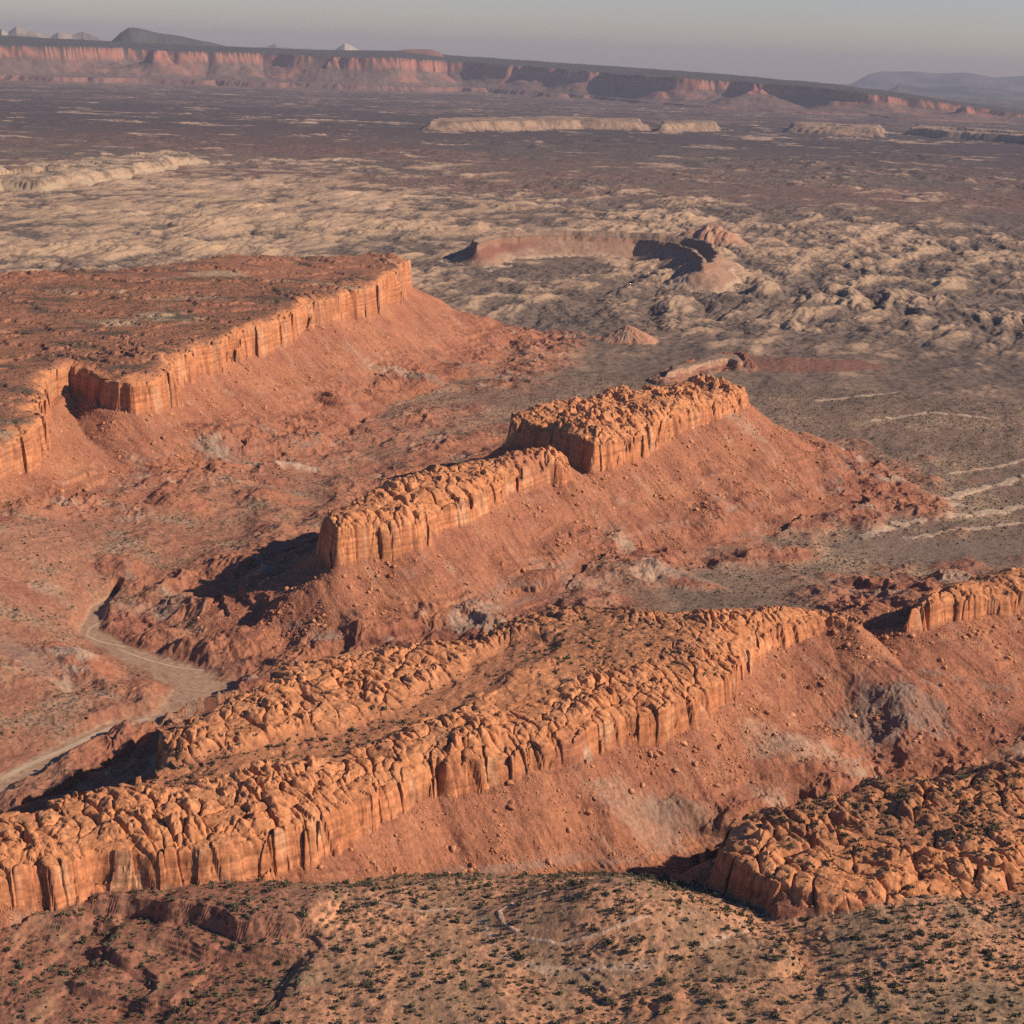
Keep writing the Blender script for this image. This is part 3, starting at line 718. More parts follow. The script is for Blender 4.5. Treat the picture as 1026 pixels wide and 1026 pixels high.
# ---------------------------------------------------------------- far escarpment
sT = np.arctan((np.array([-60, 0, 95, 140, 230, 310, 390, 450, 513, 600, 700, 800, 870, 960, 1026, 1090]) - 513) / F_PX)
sV = np.array([46, 46, 48, 50, 53, 57, 58, 62, 67, 74, 80, 87, 95, 107, 115, 121])           # rim of the cliffs
sS = np.array([36, 37, 42, 44, 48, 51, 52, 57, 61, 67, 74, 83, 91, 103, 112, 118])           # skyline behind the rim
sR = np.array([20.0, 20, 20.2, 20.5, 20.6, 21, 21.6, 22.2, 22, 20.8, 19.6, 18.8, 18.6, 18.8, 19, 19]) * 1120
hor = 60 + np.tan(sT) * F_PX * math.tan(ROLL)
zr = HC - (sV - hor) / F_PX * sR
zs = HC - (sS - hor) / F_PX * (sR + 2200)
ei = np.where(RR > 15500)[0]
tE = np.arctan2(X[ei], Y[ei]); rE = RR[ei]
xE, yE = XX[ei], YY[ei]
Rr = np.interp(tE, sT, sR)
d = (Rr - rE) + 1050 * fbm(xE, yE, 2100, 2, .4, 221, ridged=True) - 150 + 260 * fbm(xE, yE, 700, 4, .6, 222) + 40 * fbm(xE, yE, 220, 2, .5, 223)
ztop = np.interp(tE, sT, zr) + 26 * fbm(xE, yE, 1800, 4, .6, 240) * sstep(0, 300, np.interp(tE, sT, zr)); zsk = np.interp(tE, sT, zs)
clh = np.minimum(165, ztop * .42) * (1 + .35 * fbm(xE, yE, 900, 3, .5, 230))
top = ztop + np.clip(-d / 2200, 0, 1) * (zsk - ztop) + 12 * fbm(xE, yE, 500, 3, .5, 224)
top = top * (1 - sstep(2300, 4200, -d))
zb = ztop - clh
bench = np.minimum(100, zb * .5) * (1 - .6 * sstep(-.02, .1, tE))
tal = bench + (zb - bench) * np.clip(1 - (d - 60) / 700, 0, 1) ** 1.5
db = d - 1000 - 600 * fbm(xE, yE, 3500, 2, .5, 229) - 250 * fbm(xE, yE, 1800, 3, .5, 225)
tal = np.where(db > 0, bench * .45 * np.clip(1 - db / 350, 0, 1) ** 1.5 + (bench * .55) * (1 - np.clip(db / 50, 0, 1)), tal)
zE = np.where(d < 0, top, np.where(d < 60, top + (zb - top) * np.clip(d / 60, 0, 1), tal)) + 5 * fbm(xE, yE, 150, 3, .6, 226)
up = zE > Z[ei] + 2
Z[ei] = np.where(up, zE, Z[ei])
smi = KEYS.index('scarp')
typ[ei] = np.where(up, np.where(d < 0, T_CAP, np.where(d < 60, T_CLIFF, T_TALUS)), typ[ei])
own[ei] = np.where(up, smi, own[ei])
cE = np.where((d < 0)[:, None], np.array((.060, .052, .048)), np.where((d < 60)[:, None], np.array((.33, .135, .095)), np.array((.15, .095, .08))))
cE = np.where(((db > -20) & (db < 60))[:, None], np.array((.21, .105, .088)), cE)
C[ei] = np.where(up[:, None], cE, C[ei])
ui = ei[up]
mix(C, ui, np.array((.50, .27, .17)), .5 * (typ[ui] == T_CLIFF) * sstep(.1, .4, fbm(XX[ui], YY[ui], 600, 3, .6, 227)))
mix(C, ui, np.array((.36, .15, .10)), .7 * (typ[ui] == T_TALUS) * sstep(-.1, .4, fbm(XX[ui], YY[ui], 900, 4, .6, 228)) * (d[up] < 500))

# fine brightness grain of rubble and brush
gr = fbm(XX[ni], YY[ni], 5, 2, .7, 231)
C[ni] *= (1 + .22 * gr)[:, None]
C = np.clip(C, .012, .9)
veg = np.clip(veg, 0, 1)
veg[own == KEYS.index('big')] *= .8

# ---------------------------------------------------------------- grid -> normals and faces
Zg = Z.reshape(NR, NC).astype(np.float64)
Xg, Yg = X.reshape(NR, NC), Y.reshape(NR, NC)
def grad(a, ax):
    return np.gradient(a, axis=ax)
ax_, ay_, az_ = grad(Xg, 1), grad(Yg, 1), grad(Zg, 1)
bx_, by_, bz_ = grad(Xg, 0), grad(Yg, 0), grad(Zg, 0)
nx = ay_ * bz_ - az_ * by_; ny = az_ * bx_ - ax_ * bz_; nz = ax_ * by_ - ay_ * bx_
ln = np.sqrt(nx * nx + ny * ny + nz * nz)
NRM = np.stack([nx / ln, ny / ln, nz / ln], -1).reshape(-1, 3).astype(np.float32)
del ax_, ay_, az_, bx_, by_, bz_, nx, ny, nz, ln
SLOPE = NRM[:, 2]
CO = np.stack([X, Y, Z], -1).astype(np.float32)
ii = (np.arange(NR - 1)[:, None] * NC + np.arange(NC - 1)[None, :]).ravel().astype(np.int32)
flab = typ[ii].astype(np.int16) + 16 * (own[ii].astype(np.int16) + 1)


# ---------------------------------------------------------------- materials
def terrain_mat(name, fine, bump, streak=0.0, rough=0.95, speck=None):
    m = bpy.data.materials.new(name)
    m.use_nodes = True
    t = m.node_tree; L = t.links
    b = t.nodes["Principled BSDF"]
    b.inputs["Roughness"].default_value = rough
    b.inputs["Specular IOR Level"].default_value = 0.08
    at = t.nodes.new("ShaderNodeAttribute"); at.attribute_name = "Col"
    co = t.nodes.new("ShaderNodeTexCoord")
    n = t.nodes.new("ShaderNodeTexNoise"); n.inputs["Scale"].default_value = 1.0 / fine; n.inputs["Detail"].default_value = 5; n.inputs["Roughness"].default_value = .65
    L.new(co.outputs["Object"], n.inputs["Vector"])
    mr = t.nodes.new("ShaderNodeMapRange"); mr.inputs[1].default_value = .25; mr.inputs[2].default_value = .75; mr.inputs[3].default_value = .68; mr.inputs[4].default_value = 1.32
    L.new(n.outputs["Fac"], mr.inputs[0])
    mul = t.nodes.new("ShaderNodeVectorMath"); mul.operation = 'SCALE'
    L.new(at.outputs["Color"], mul.inputs[0]); L.new(mr.outputs[0], mul.inputs["Scale"])
    out = mul.outputs[0]
    if streak:
        mp = t.nodes.new("ShaderNodeMapping"); mp.inputs["Scale"].default_value = (1, 1, .05)
        L.new(co.outputs["Object"], mp.inputs["Vector"])
        n2 = t.nodes.new("ShaderNodeTexNoise"); n2.inputs["Scale"].default_value = .28; n2.inputs["Detail"].default_value = 5; n2.inputs["Roughness"].default_value = .7
        L.new(mp.outputs[0], n2.inputs["Vector"])
        r2 = t.nodes.new("ShaderNodeMapRange"); r2.inputs[1].default_value = .50; r2.inputs[2].default_value = .68; r2.inputs[4].default_value = streak
        L.new(n2.outputs["Fac"], r2.inputs[0])
        mx = t.nodes.new("ShaderNodeMix"); mx.data_type = 'RGBA'
        L.new(r2.outputs[0], mx.inputs[0]); L.new(out, mx.inputs[6]); mx.inputs[7].default_value = (.17, .065, .045, 1)
        out = mx.outputs[2]
        mp3 = t.nodes.new("ShaderNodeMapping"); mp3.inputs["Scale"].default_value = (.012, .012, .30)
        L.new(co.outputs["Object"], mp3.inputs["Vector"])
        n3 = t.nodes.new("ShaderNodeTexNoise"); n3.inputs["Scale"].default_value = 1.0; n3.inputs["Detail"].default_value = 4; n3.inputs["Roughness"].default_value = .6
        L.new(mp3.outputs[0], n3.inputs["Vector"])
        r4 = t.nodes.new("ShaderNodeMapRange"); r4.inputs[1].default_value = .35; r4.inputs[2].default_value = .65; r4.inputs[3].default_value = .74; r4.inputs[4].default_value = 1.22
        L.new(n3.outputs["Fac"], r4.inputs[0])
        m3 = t.nodes.new("ShaderNodeVectorMath"); m3.operation = 'SCALE'
        L.new(out, m3.inputs[0]); L.new(r4.outputs[0], m3.inputs["Scale"]); out = m3.outputs[0]
    if speck:                                     # brush too small to build, as dark dots on the soil
        for (size, thr, amt, an_) in speck:
            vo = t.nodes.new("ShaderNodeTexVoronoi"); vo.inputs["Scale"].default_value = 1.0 / size
            L.new(co.outputs["Object"], vo.inputs["Vector"])
            r3 = t.nodes.new("ShaderNodeMapRange"); r3.inputs[1].default_value = thr; r3.inputs[2].default_value = thr + .12; r3.inputs[3].default_value = amt; r3.inputs[4].default_value = 0
            L.new(vo.outputs["Distance"], r3.inputs[0])
            va = t.nodes.new("ShaderNodeAttribute"); va.attribute_name = an_
            mm = t.nodes.new("ShaderNodeMath"); mm.operation = 'MULTIPLY'
            L.new(r3.outputs[0], mm.inputs[0]); L.new(va.outputs["Fac"], mm.inputs[1])
            mx = t.nodes.new("ShaderNodeMix"); mx.data_type = 'RGBA'
            L.new(mm.outputs[0], mx.inputs[0]); L.new(out, mx.inputs[6]); mx.inputs[7].default_value = (.050, .043, .038, 1)
            out = mx.outputs[2]
    L.new(out, b.inputs["Base Color"])
    if bump:
        nb = t.nodes.new("ShaderNodeTexNoise"); nb.inputs["Scale"].default_value = 1.0 / (fine * .8); nb.inputs["Detail"].default_value = 6; nb.inputs["Roughness"].default_value = .7
        L.new(co.outputs["Object"], nb.inputs["Vector"])
        bp = t.nodes.new("ShaderNodeBump"); bp.inputs["Strength"].default_value = .8; bp.inputs["Distance"].default_value = bump
        L.new(nb.outputs["Fac"], bp.inputs["Height"]); L.new(bp.outputs[0], b.inputs["Normal"])
    return m


MAT = {
    'cap': terrain_mat("slickrock", 4.5, 1.6),
    'cliff': terrain_mat("cliff_sandstone", 4, .9, streak=.55),
    'talus': terrain_mat("talus_rubble", 3.2, 2.6),
    'ground': terrain_mat("desert_soil", 3.5, 1.6, speck=((4.5, .36, .75, "veg"), (19.0, .34, .85, "brush"))),
    'wash': terrain_mat("wash_sand", 5, .3),
    'far': terrain_mat("far_rock", 120, 0),
}
TMAT = {T_GROUND: 'ground', T_TALUS: 'talus', T_CLIFF: 'cliff', T_CAP: 'cap', T_WASH: 'wash', T_BENCH: 'far'}
remap = np.full(N, -1, np.int32)


def submesh(name, fsel, mat, parent=None):
    q = ii[fsel]
    F = np.stack([q, q + 1, q + NC + 1, q + NC], -1)
    used = np.unique(F)
    remap[used] = np.arange(len(used), dtype=np.int32)
    F = remap[F]
    me = bpy.data.meshes.new(name)
    me.vertices.add(len(used)); me.vertices.foreach_set("co", CO[used].ravel())
    nf = len(F)
    me.loops.add(nf * 4); me.loops.foreach_set("vertex_index", F.ravel().astype(np.int32))
    me.polygons.add(nf); me.polygons.foreach_set("loop_start", np.arange(0, nf * 4, 4, dtype=np.int32))
    me.update(calc_edges=True)
    ca = me.attributes.new("Col", 'FLOAT_COLOR', 'POINT')
    ca.data.foreach_set("color", np.concatenate([C[used], np.ones((len(used), 1), np.float32)], 1).ravel())
    vf_ = me.attributes.new("brush", 'FLOAT', 'POINT'); vf_.data.foreach_set("value", vegf[used])
    va = me.attributes.new("veg", 'FLOAT', 'POINT'); va.data.foreach_set("value", veg[used].astype(np.float32))
    try:
        na = me.attributes.new("custom_normal", 'FLOAT_VECTOR', 'POINT'); na.data.foreach_set("vector", NRM[used].ravel())
    except Exception as ex:
        print("normals", ex)
    me.shade_smooth()
    me.materials.append(mat)
    o = bpy.data.objects.new(name, me)
    COL.objects.link(o)
    o.parent = parent
    return o


def tag(o, label=None, cat=None, group=None, kind=None):
    for k, v in (('label', label), ('category', cat), ('group', group), ('kind', kind)):
        if v:
            o[k] = v
    return o


# ---------------------------------------------------------------- ground and wash
tag(submesh("ground", (flab == T_GROUND), MAT['ground']), "open desert floor of tan soil, brush and low bare rock running to the far cliffs", "ground", None, 'structure')
tag(submesh("dry_wash", (flab == T_WASH), MAT['wash']), "flat pale sandy wash floor winding between the red slopes at left", "dry wash", None, 'structure')

LABELS = {
 'big': ("mesa", "large brush-topped red mesa with a long sheer cliff and a shaded alcove at left", "mesa", None),
 'low_butte': ("butte", "long low narrow sandstone butte casting a dark shadow from its blunt left end", "butte", "twin buttes on the red apron"),
 'high_butte': ("butte", "higher wide butte of knobbly orange rock behind the gap, above the long narrow butte", "butte", "twin buttes on the red apron"),
 'ridge': ("mesa", "long mesa of pillow-like orange domes crossing below the buttes to the left edge", "mesa", None),
 'dome_mesa': ("mesa", "near mesa of bulging orange domes and shrubs with a shaded left wall", "mesa", None),
 'far_domes': ("rock_ridge", "short reddish ridge of rounded rock knobs at the right edge, behind the domed mesas", "rock ridge", None),
 'bowl': ("mesa", "low distant tan mesa with a horseshoe rim filled by a blue shadow", "mesa", None),
 'ledge': ("rock_ledge", "low pale pink ledge just behind the higher butte", "rock ledge", None),
 'pale_outcrop': ("rock_outcrop", "cream coloured broken rock outcrop on the far plain at left", "rock outcrop", None),
 'table': ("mesa", "wide flat pale mesa far off below the middle of the long escarpment", "mesa", "small pale mesas below the escarpment"),
 'table_b': ("mesa", "smallest pale mesa, just right of the wide flat one below the escarpment", "mesa", "small pale mesas below the escarpment"),
 'table_c': ("mesa", "short pale mesa between the smallest one and the one at the right edge", "mesa", "small pale mesas below the escarpment"),
 'table_d': ("mesa", "long low pale mesa below the escarpment reaching the right edge", "mesa", "small pale mesas below the escarpment"),
 'cone_a': ("hill", "pale pink pointed hill right behind the horseshoe mesa's shaded bowl", "hill", "pointed hills on the plain"),
 'cone_b': ("hill", "small striped pinkish pointed hill on the brush plain below the horseshoe mesa", "hill", "pointed hills on the plain"),
 'red_hill': ("hill", "low broad dark red hill on the plain right of the pink ledge", "hill", None),
 'scarp': ("escarpment", "long red cliff line with a dark wooded top across the horizon", "escarpment", None),
}
for kn in KEYS:
    mi = KEYS.index(kn)
    nm, lab, cat, grp = LABELS[kn]
    present = [t for t in (T_CAP, T_CLIFF, T_BENCH, T_TALUS) if np.any(flab == t + 16 * (mi + 1))]
    if not present:
        print("no faces for", kn); continue
    if len(present) == 1:
        tag(submesh(nm, flab == present[0] + 16 * (mi + 1), MAT['far' if kn == 'scarp' else 'talus']), lab, cat, grp)
        continue
    sel = own == mi
    root = bpy.data.objects.new(nm, None)
    root.empty_display_size = 20
    root.location = (0, 0, 0)
    COL.objects.link(root); tag(root, lab, cat, grp)
    for t in present:
        pn = {T_CAP: "caprock", T_CLIFF: "cliff", T_TALUS: "talus_slope", T_BENCH: "bench_cliff"}[t]
        submesh(pn, flab == t + 16 * (mi + 1), MAT['far'] if kn == 'scarp' else MAT[TMAT[t]], root)



# ---------------------------------------------------------------- height at any place
SAFE = (own >= 0)


def at(x, y):
    r = np.hypot(x, y); tt_ = np.arctan2(x, y)
    fr_ = np.interp(r, rr, np.arange(NR)); fc_ = np.clip(np.interp(tt_, th, np.arange(NC)), 0, NC - 1.001)
    i = np.minimum(fr_.astype(int), NR - 2); j = fc_.astype(int)
    a, b = fr_ - i, fc_ - j
    return ((Zg[i, j] * (1 - b) + Zg[i, j + 1] * b) * (1 - a) + (Zg[i + 1, j] * (1 - b) + Zg[i + 1, j + 1] * b) * a)


def to_px(x, y, z):
    q = np.stack([x, y, z - HC], -1)
    dz = q @ FW
    return 512 + F_PX * (q @ RT) / dz, 512 - F_PX * (q @ UP) / dz


def in_view(x, y, z, n=28):
    """True where the straight line to the photograph's viewpoint is clear of the ground."""
    ok = np.ones(len(x), bool)
    for k in range(1, n):
        s_ = (k / n) ** 2 * .6
        zz_ = (z + 1.5) + (HC - z - 1.5) * s_
        px_, py_ = x * (1 - s_), y * (1 - s_)
        m_ = np.hypot(px_, py_) > rr[0]
        ok &= ~m_ | (at(px_, py_) < zz_ + .3)
    return ok


area = RR * np.tile(np.gradient(th), NR) * np.repeat(np.gradient(rr), NC)
DT = np.gradient(th)


def scatter(weight, n):
    cw = np.cumsum(weight, dtype=np.float64)
    n = int(min(n, cw[-1]) if n is None else n)
    k = np.searchsorted(cw, np.sort(rng.random(n)) * cw[-1])
    k = np.minimum(k, N - 1)
    r = RR[k] * (1 + (rng.random(n) - .5) * .001); a = np.arctan2(X[k], Y[k]) + (rng.random(n) - .5) * DT[k % NC]
    x, y = r * np.sin(a), r * np.cos(a)
    return k, x, y, at(x, y)


def ico(sub):
    import bmesh
    bm = bmesh.new(); bmesh.ops.create_icosphere(bm, subdivisions=sub, radius=1)
    v = np.array([q.co[:] for q in bm.verts]); f = np.array([[q.index for q in p.verts] for p in bm.faces]); bm.free()
    return v, f


def build(name, V, Fc, mat, smooth=False):
    me = bpy.data.meshes.new(name)
    me.vertices.add(len(V)); me.vertices.foreach_set("co", V.astype(np.float32).ravel())
    k = Fc.shape[1]; nf = len(Fc)
    me.loops.add(nf * k); me.loops.foreach_set("vertex_index", Fc.astype(np.int32).ravel())
    me.polygons.add(nf); me.polygons.foreach_set("loop_start", np.arange(0, nf * k, k, dtype=np.int32))
    me.update(calc_edges=True)
    if smooth:
        me.shade_smooth()
    else:
        me.shade_flat()
    me.materials.append(mat)
    return me


def many(shapes, x, y, z, size, faces):
    """One mesh of many small bodies: shapes are (V, F) variants of unit size."""
    VV, FF, off = [], [], 0
    var = rng.integers(0, len(shapes), len(x)); rot = rng.random(len(x)) * 6.283
    for q, (v, f) in enumerate(shapes):
        s_ = np.where(var == q)[0]
        if not len(s_):
            continue
        c, s = np.cos(rot[s_])[:, None], np.sin(rot[s_])[:, None]
        vx = (c * v[None, :, 0] - s * v[None, :, 1]) * size[s_, None] + x[s_, None]
        vy = (s * v[None, :, 0] + c * v[None, :, 1]) * size[s_, None] + y[s_, None]
        vz = v[None, :, 2] * size[s_, None] + z[s_, None]
        VV.append(np.stack([vx, vy, vz], -1).reshape(-1, 3))
        FF.append((f[None] + (np.arange(len(s_)) * len(v))[:, None, None] + off).reshape(-1, f.shape[1]))
        off += len(s_) * len(v)
    return np.concatenate(VV), np.concatenate(FF)


def simple_mat(name, c1, c2, scale, rough=.95, bump=0):
    m = bpy.data.materials.new(name); m.use_nodes = True
    t = m.node_tree; b = t.nodes["Principled BSDF"]
    b.inputs["Roughness"].default_value = rough; b.inputs["Specular IOR Level"].default_value = .08
    g = t.nodes.new("ShaderNodeNewGeometry")
    n = t.nodes.new("ShaderNodeTexNoise"); n.inputs["Scale"].default_value = scale; n.inputs["Detail"].default_value = 4
    t.links.new(g.outputs["Position"], n.inputs["Vector"])
    r = t.nodes.new("ShaderNodeValToRGB")
    r.color_ramp.elements[0].position, r.color_ramp.elements[1].position = .35, .65
    r.color_ramp.elements[0].color = (*c1, 1); r.color_ramp.elements[1].color = (*c2, 1)
    t.links.new(n.outputs["Fac"], r.inputs[0]); t.links.new(r.outputs[0], b.inputs["Base Color"])
    return m


# ---------------------------------------------------------------- boulders on the aprons
def boulder_shape(sub, sd):
    v, f = ico(sub)
    q = np.random.default_rng(sd)
    ax = q.normal(size=(7, 3)); ax /= np.linalg.norm(ax, axis=1)[:, None]
    lim = .48 + .34 * q.random(7)
    for a_, l_ in zip(ax, lim):                      # flat broken faces
        dd_ = v @ a_
        v = v - np.clip(dd_ - l_, 0, None)[:, None] * a_
    v = v * (1.15, .9, .75) + q.normal(size=v.shape) * .03
    v[:, 2] += .35
    return v, f


BM = simple_mat("boulder_rock", (.36, .14, .07), (.58, .28, .15), .12)
wgt = np.where((typ == T_TALUS) & (own >= 0) & (own <= 5) & (RR < 2700), 1.0, 0.0)
bi_ = np.where(wgt > 0)[0]
cl_ = fbm(XX[bi_], YY[bi_], 45, 3, .6, 301)
wgt[bi_] = area[bi_] * np.clip(.10 + 2.6 * sstep(.0, .45, cl_) + .5 * np.exp(-((tal_t[bi_] - .12) / .15) ** 2), 0, 3) * (1 - .75 * sstep(.55, .95, tal_t[bi_]))
k, x, y, z = scatter(wgt, 85000)
size = np.clip(.42 * (1 - rng.random(len(x))) ** -.36, .42, 3.1)
u_, v_ = to_px(x, y, z)
scr = np.where((u_ > 2) & (u_ < 1022) & (v_ > 2) & (v_ < 1022), size / np.hypot(x, y), 0)
order = np.argsort(-scr)
cand = order[:900]; vis = in_view(x[cand], y[cand], z[cand])
pick = cand[vis][:300]
rest = np.setdiff1d(np.arange(len(x)), pick)
V_, F_ = many([boulder_shape(1, 400 + q) for q in range(6)], x[rest], y[rest], z[rest] - .1 * size[rest], size[rest], None)
tag(_o := bpy.data.objects.new("scattered_boulders", build("scattered_boulders", V_, F_, BM)), "small orange boulders and rubble strewn down the red slopes", None, None, 'stuff'); COL.objects.link(_o)
BS = [build("boulder", *boulder_shape(2, 500 + q), BM) for q in range(6)]


def place_label(kn):
    return {'big': "the red slope below the large left mesa", 'low_butte': "the slope below the long narrow butte", 'high_butte': "the slope below the higher wide butte",
            'ridge': "the slope below the long domed mesa", 'dome_mesa': "the slope around the near domed mesa", 'far_domes': "the slope below the right edge knobs"}[kn]


for q in pick:
    o = bpy.data.objects.new("boulder", BS[int(q) % 6])
    o.location = (x[q], y[q], z[q] - .15 * size[q]); s_ = float(size[q])
    o.scale = (s_, s_, s_); o.rotation_euler = (0, 0, float(rng.random() * 6.28))
    COL.objects.link(o)
    pl = place_label(KEYS[own[k[q]]])
    tag(o, "broken orange boulder lying on " + pl, "boulder", "boulders on " + pl)

# ---------------------------------------------------------------- shrubs
def shrub_shape(nq, sd):
    q = np.random.default_rng(sd)
    nb = 5
    cen = q.normal(size=(nb, 3)) * (.42, .42, .22) + (0, 0, .55); rad_ = .38 + .3 * q.random(nb)
    b_ = q.integers(0, nb, nq)
    dv = q.normal(size=(nq, 3)); dv /= np.linalg.norm(dv, axis=1)[:, None]
    p = cen[b_] + dv * (rad_[b_] * (.55 + .5 * q.random(nq)))[:, None]
    p[:, 2] = np.clip(p[:, 2], .05, None)
    s1 = q.normal(size=(nq, 3)); s1 /= np.linalg.norm(s1, axis=1)[:, None]
    s2 = np.cross(s1, q.normal(size=(nq, 3))); s2 /= np.linalg.norm(s2, axis=1)[:, None]
    sz = (1.5 / math.sqrt(nq) * (1.1 + .9 * q.random(nq)))[:, None]
    v = np.stack([p - s1 * sz, p + s2 * sz, p + s1 * sz, p - s2 * sz], 1).reshape(-1, 3)
    v[:, 2] = np.clip(v[:, 2], -.1, None)
    return v, np.arange(nq * 4).reshape(-1, 4)


SM = simple_mat("shrub_leaves", (.078, .072, .044), (.180, .158, .098), .22)
wv = np.where((typ != T_CLIFF) & (RR < 2750) & (SLOPE > .72), veg, 0) * area
wv *= np.where(np.abs(np.tile(th, NR)) > .44, .3, 1) * np.where(RR < 1000, .115, .055) * (1 + 1.6 * sstep(1000, 1500, RR))
nsh = int(min(230000, wv.sum()))
print("shrubs", nsh)
k, x, y, z = scatter(wv, nsh)
size = np.clip(rng.lognormal(-.50, .55, len(x)), .32, 2.2) * (1 - .48 * sstep(950, 1300, RR[k]))
u_, v_ = to_px(x, y, z)
scr = np.where((u_ > 3) & (u_ < 1021) & (v_ > 3) & (v_ < 1021), size / np.hypot(x, y), 0)
order = np.argsort(-scr)
cand = order[:900]; vis = in_view(x[cand], y[cand], z[cand])
pick = cand[vis][:300]
rest = np.setdiff1d(np.arange(len(x)), pick)
dist = np.hypot(x, y)[rest]
parts_ = []
off = 0; VA, FA = [], []
for lo, hi, nq in ((0, 1000, 46), (1000, 1500, 14), (1500, 9000, 7)):
    s_ = rest[(dist >= lo) & (dist < hi)]
    if len(s_):
        V_, F_ = many([shrub_shape(nq, 600 + q) for q in range(6)], x[s_], y[s_], z[s_], size[s_], None)
        VA.append(V_); FA.append(F_ + off); off += len(V_)
_o = bpy.data.objects.new("desert_scrub", build("desert_scrub", np.concatenate(VA), np.concatenate(FA), SM)); COL.objects.link(_o)
tag(_o, "dark green scrub dotted over the desert floor and the mesa tops", None, None, 'stuff')
SS = [build("shrub", *shrub_shape(150, 700 + q), SM) for q in range(8)]
for q in pick:
    o = bpy.data.objects.new("shrub", SS[int(q) % 8])
    o.location = (x[q], y[q], z[q]); s_ = float(size[q]); o.scale = (s_, s_, s_ * 1.05); o.rotation_euler = (0, 0, float(rng.random() * 6.28))
    COL.objects.link(o)
    pl = "the domed near mesa" if own[k[q]] >= 0 else ("the sandy slope at the bottom right" if u_[q] > 720 else ("the rounded hill at the bottom middle" if u_[q] > 440 else "the ledges at the bottom left"))
    tag(o, "dark green rounded shrub growing on " + pl, "shrub", "shrubs on " + pl)

# ---------------------------------------------------------------- tracks in the wash
TM = simple_mat("track_dust", (.44, .30, .205), (.50, .36, .25), .05)
def track(pts, wid, lab):
    p = np.array([w2(a, b, 1) for a, b in pts])
    t_ = np.linspace(0, len(p) - 1, len(p) * 14)
    px_ = np.interp(t_, np.arange(len(p)), p[:, 0]); py_ = np.interp(t_, np.arange(len(p)), p[:, 1])
    for _ in range(12):
        px_[1:-1] = (px_[:-2] + 2 * px_[1:-1] + px_[2:]) / 4; py_[1:-1] = (py_[:-2] + 2 * py_[1:-1] + py_[2:]) / 4
    tx, ty = np.gradient(px_), np.gradient(py_); l_ = np.hypot(tx, ty) + 1e-9
    V, Fq = [], []
    ws = [-1, -.5, 0, .5, 1]
    wv_ = wid * (.8 + .4 * rng.random(len(px_)))
    for c in ws:
        qx, qy = px_ - ty / l_ * c * wv_ / 2, py_ + tx / l_ * c * wv_ / 2
        V.append(np.stack([qx, qy, at(qx, qy) + .12], -1))
    V = np.stack(V, 1); n_ = len(px_)
    g = np.arange(n_ * 5).reshape(n_, 5)
    Fq = np.stack([g[:-1, :-1], g[:-1, 1:], g[1:, 1:], g[1:, :-1]], -1).reshape(-1, 4)
    o = bpy.data.objects.new("dirt_track", build("dirt_track", V.reshape(-1, 3), Fq, TM, True)); COL.objects.link(o)
    tag(o, lab, "dirt track", None, 'structure')
track([(112, 610), (104, 622), (90, 629), (86, 636), (98, 642), (125, 648)], 3.2, "pale hooked dirt track at the upper end of the wash")
track([(0, 781), (30, 765), (70, 748), (110, 729), (150, 719)], 6, "pale sandy channel running down the lower wash to the left edge")
track([(118, 650), (145, 660), (175, 668), (205, 672)], 2.6, "faint pale track crossing the middle of the wash")

# ---------------------------------------------------------------- mountains beyond the escarpment
def mountain(name, sky_pts, R, depth, base_v, c1, c2, lab, rough=.55, kind='structure'):
    us = np.array([p[0] for p in sky_pts], float); vs = np.array([p[1] for p in sky_pts], float)
    n_, mrow = max(60, int((us[-1] - us[0]) * 1.5)), 24
    uu = np.linspace(us[0], us[-1], n_)
    a = np.arctan((uu - 513) / F_PX)
    zt_ = HC - (np.interp(uu, us, vs) - 60 - (uu - 513) * math.tan(ROLL)) / F_PX * R
    V = []
    for j in range(mrow):
        s_ = j / (mrow - 1) * 2 - 1
        rj = R + s_ * depth
        x_, y_ = rj * np.sin(a), rj * np.cos(a)
        prof = np.clip(1 - abs(s_), 0, 1) ** .8
        nz_ = fbm(x_, y_, R * .02, 4, .55, 811, ridged=True)
        z_ = zt_ * prof * (1 - rough * (1 - prof) * (nz_ + .5)) - 20
        z_ = z_ * np.clip(np.minimum(np.arange(n_), np.arange(n_)[::-1]) / 4, 0, 1) ** .5 - 12
        V.append(np.stack([x_, y_, z_], -1))
    V = np.stack(V); g = np.arange(mrow * n_).reshape(mrow, n_)
    Fq = np.stack([g[:-1, :-1], g[:-1, 1:], g[1:, 1:], g[1:, :-1]], -1).reshape(-1, 4)
    o = bpy.data.objects.new(name, build(name, V.reshape(-1, 3), Fq, simple_mat(name + "_rock", c1, c2, 4 / R * 10), True)); COL.objects.link(o)
    tag(o, lab, "mountain", None, kind)
mountain("mountain", [(106, 44), (114, 38), (122, 31), (130, 27), (140, 27), (155, 31), (180, 35), (215, 42), (245, 50)], 27500, 2500, 60, (.06, .06, .05), (.09, .085, .07), "dark blue grey hump backed mountain above the left part of the escarpment")
mountain("mountain", [(-40, 36), (0, 34), (8, 28), (14, 31), (22, 26), (32, 30), (40, 31), (55, 35), (62, 31), (75, 34), (86, 31), (100, 37), (112, 42)], 31000, 2000, 60, (.10, .09, .08), (.42, .34, .26), "faint pale knobbly peaks at the far left of the horizon")
mountain("mountain", [(236, 50), (250, 46), (262, 45), (270, 42), (277, 45), (290, 48), (305, 47), (318, 52)], 40000, 2500, 60, (.18, .17, .17), (.45, .42, .40), "low pale range on the horizon just right of the dark humped mountain")
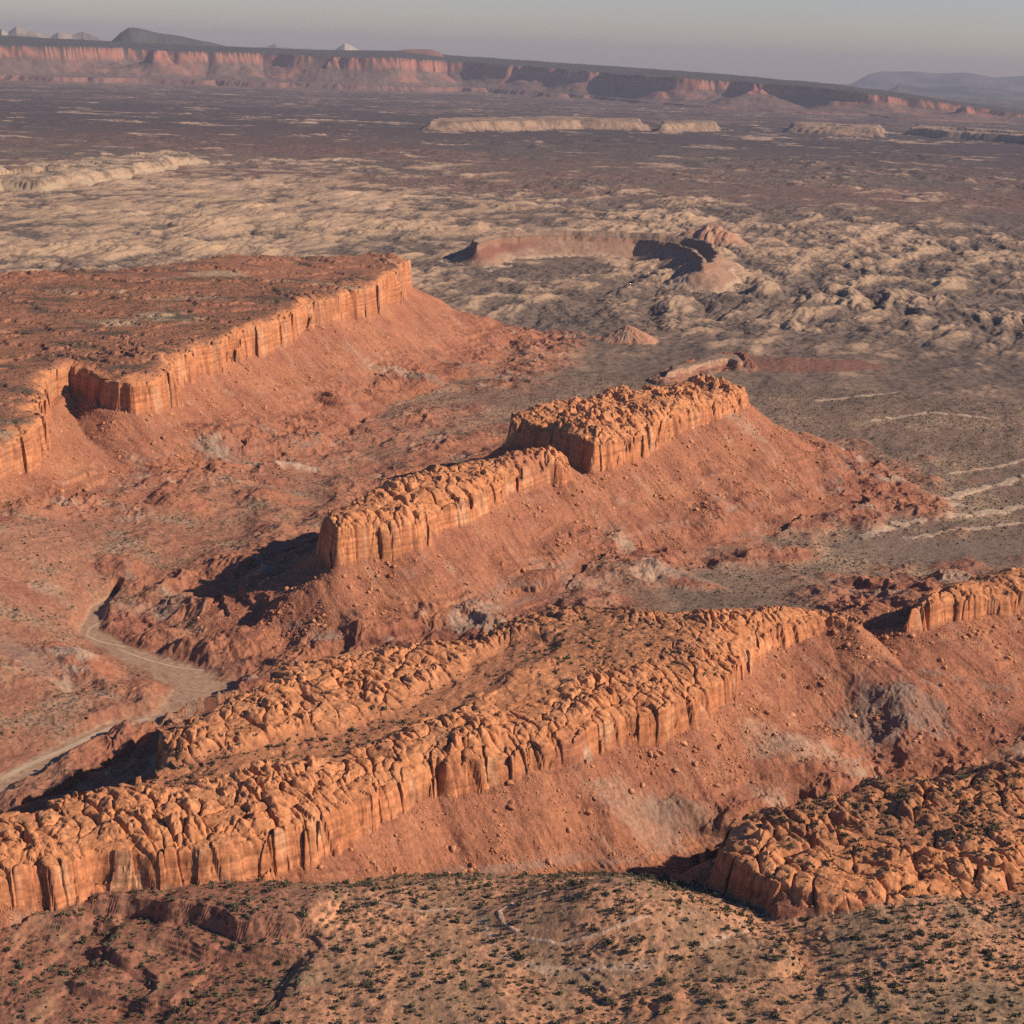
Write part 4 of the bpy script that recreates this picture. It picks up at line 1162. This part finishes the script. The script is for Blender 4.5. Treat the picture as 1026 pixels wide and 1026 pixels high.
mountain("mountain", [(322, 53), (330, 46), (336, 42), (342, 44), (347, 47), (352, 51), (358, 51), (363, 48), (368, 53)], 38000, 2200, 60, (.22, .17, .14), (.55, .48, .42), "small bright pointed snowy peak above the middle of the escarpment")
mountain("butte", [(380, 53), (386, 48), (394, 46.5), (418, 46.5), (426, 49), (433, 54)], 26200, 700, 60, (.14, .07, .055), (.26, .115, .085), "small flat topped red butte standing on the escarpment")
mountain("mountain", [(810, 86), (826, 80), (838, 73), (850, 70), (880, 70), (905, 72), (930, 71), (960, 76), (990, 74), (1026, 72), (1080, 75)], 62000, 4000, 60, (.05, .06, .07), (.16, .14, .12), "very faint hazy blue range on the horizon at the right")
mountain("mountain", [(850, 92), (868, 82), (890, 84), (930, 83), (960, 86), (1000, 90), (1060, 93)], 46000, 3000, 60, (.04, .05, .06), (.12, .11, .09), "hazy blue mesa in front of the faintest range at right")
mountain("mountain", [(996, 110), (1010, 103), (1020, 99), (1040, 95), (1080, 95)], 30000, 1500, 60, (.04, .045, .05), (.08, .08, .075), "dark blue hill cut by the right edge behind the escarpment's end")

# ---------------------------------------------------------------- haze
hz = bpy.data.meshes.new("haze")
B = [(-30000, -3000, -30), (75000, 75000, 1150)]
x0, x1, y0, y1, z0, z1 = -45000, 45000, -3000, 75000, -30, 1300
hz.from_pydata([(x0, y0, z0), (x1, y0, z0), (x1, y1, z0), (x0, y1, z0), (x0, y0, z1), (x1, y0, z1), (x1, y1, z1), (x0, y1, z1)], [],
               [(0, 3, 2, 1), (4, 5, 6, 7), (0, 1, 5, 4), (1, 2, 6, 5), (2, 3, 7, 6), (3, 0, 4, 7)])
hm = bpy.data.materials.new("haze_air"); hm.use_nodes = True
t = hm.node_tree
t.nodes.remove(t.nodes["Principled BSDF"])
pv = t.nodes.new("ShaderNodeVolumePrincipled")
pv.inputs["Color"].default_value = (.50, .515, .65, 1)
pv.inputs["Density"].default_value = 2.0e-5
pv.inputs["Anisotropy"].default_value = 0.0
t.links.new(pv.outputs[0], t.nodes["Material Output"].inputs["Volume"])
hz.materials.append(hm)
ho = bpy.data.objects.new("haze", hz); COL.objects.link(ho)
tag(ho, "thin pale blue air that fades the far cliffs", None, None, 'stuff')
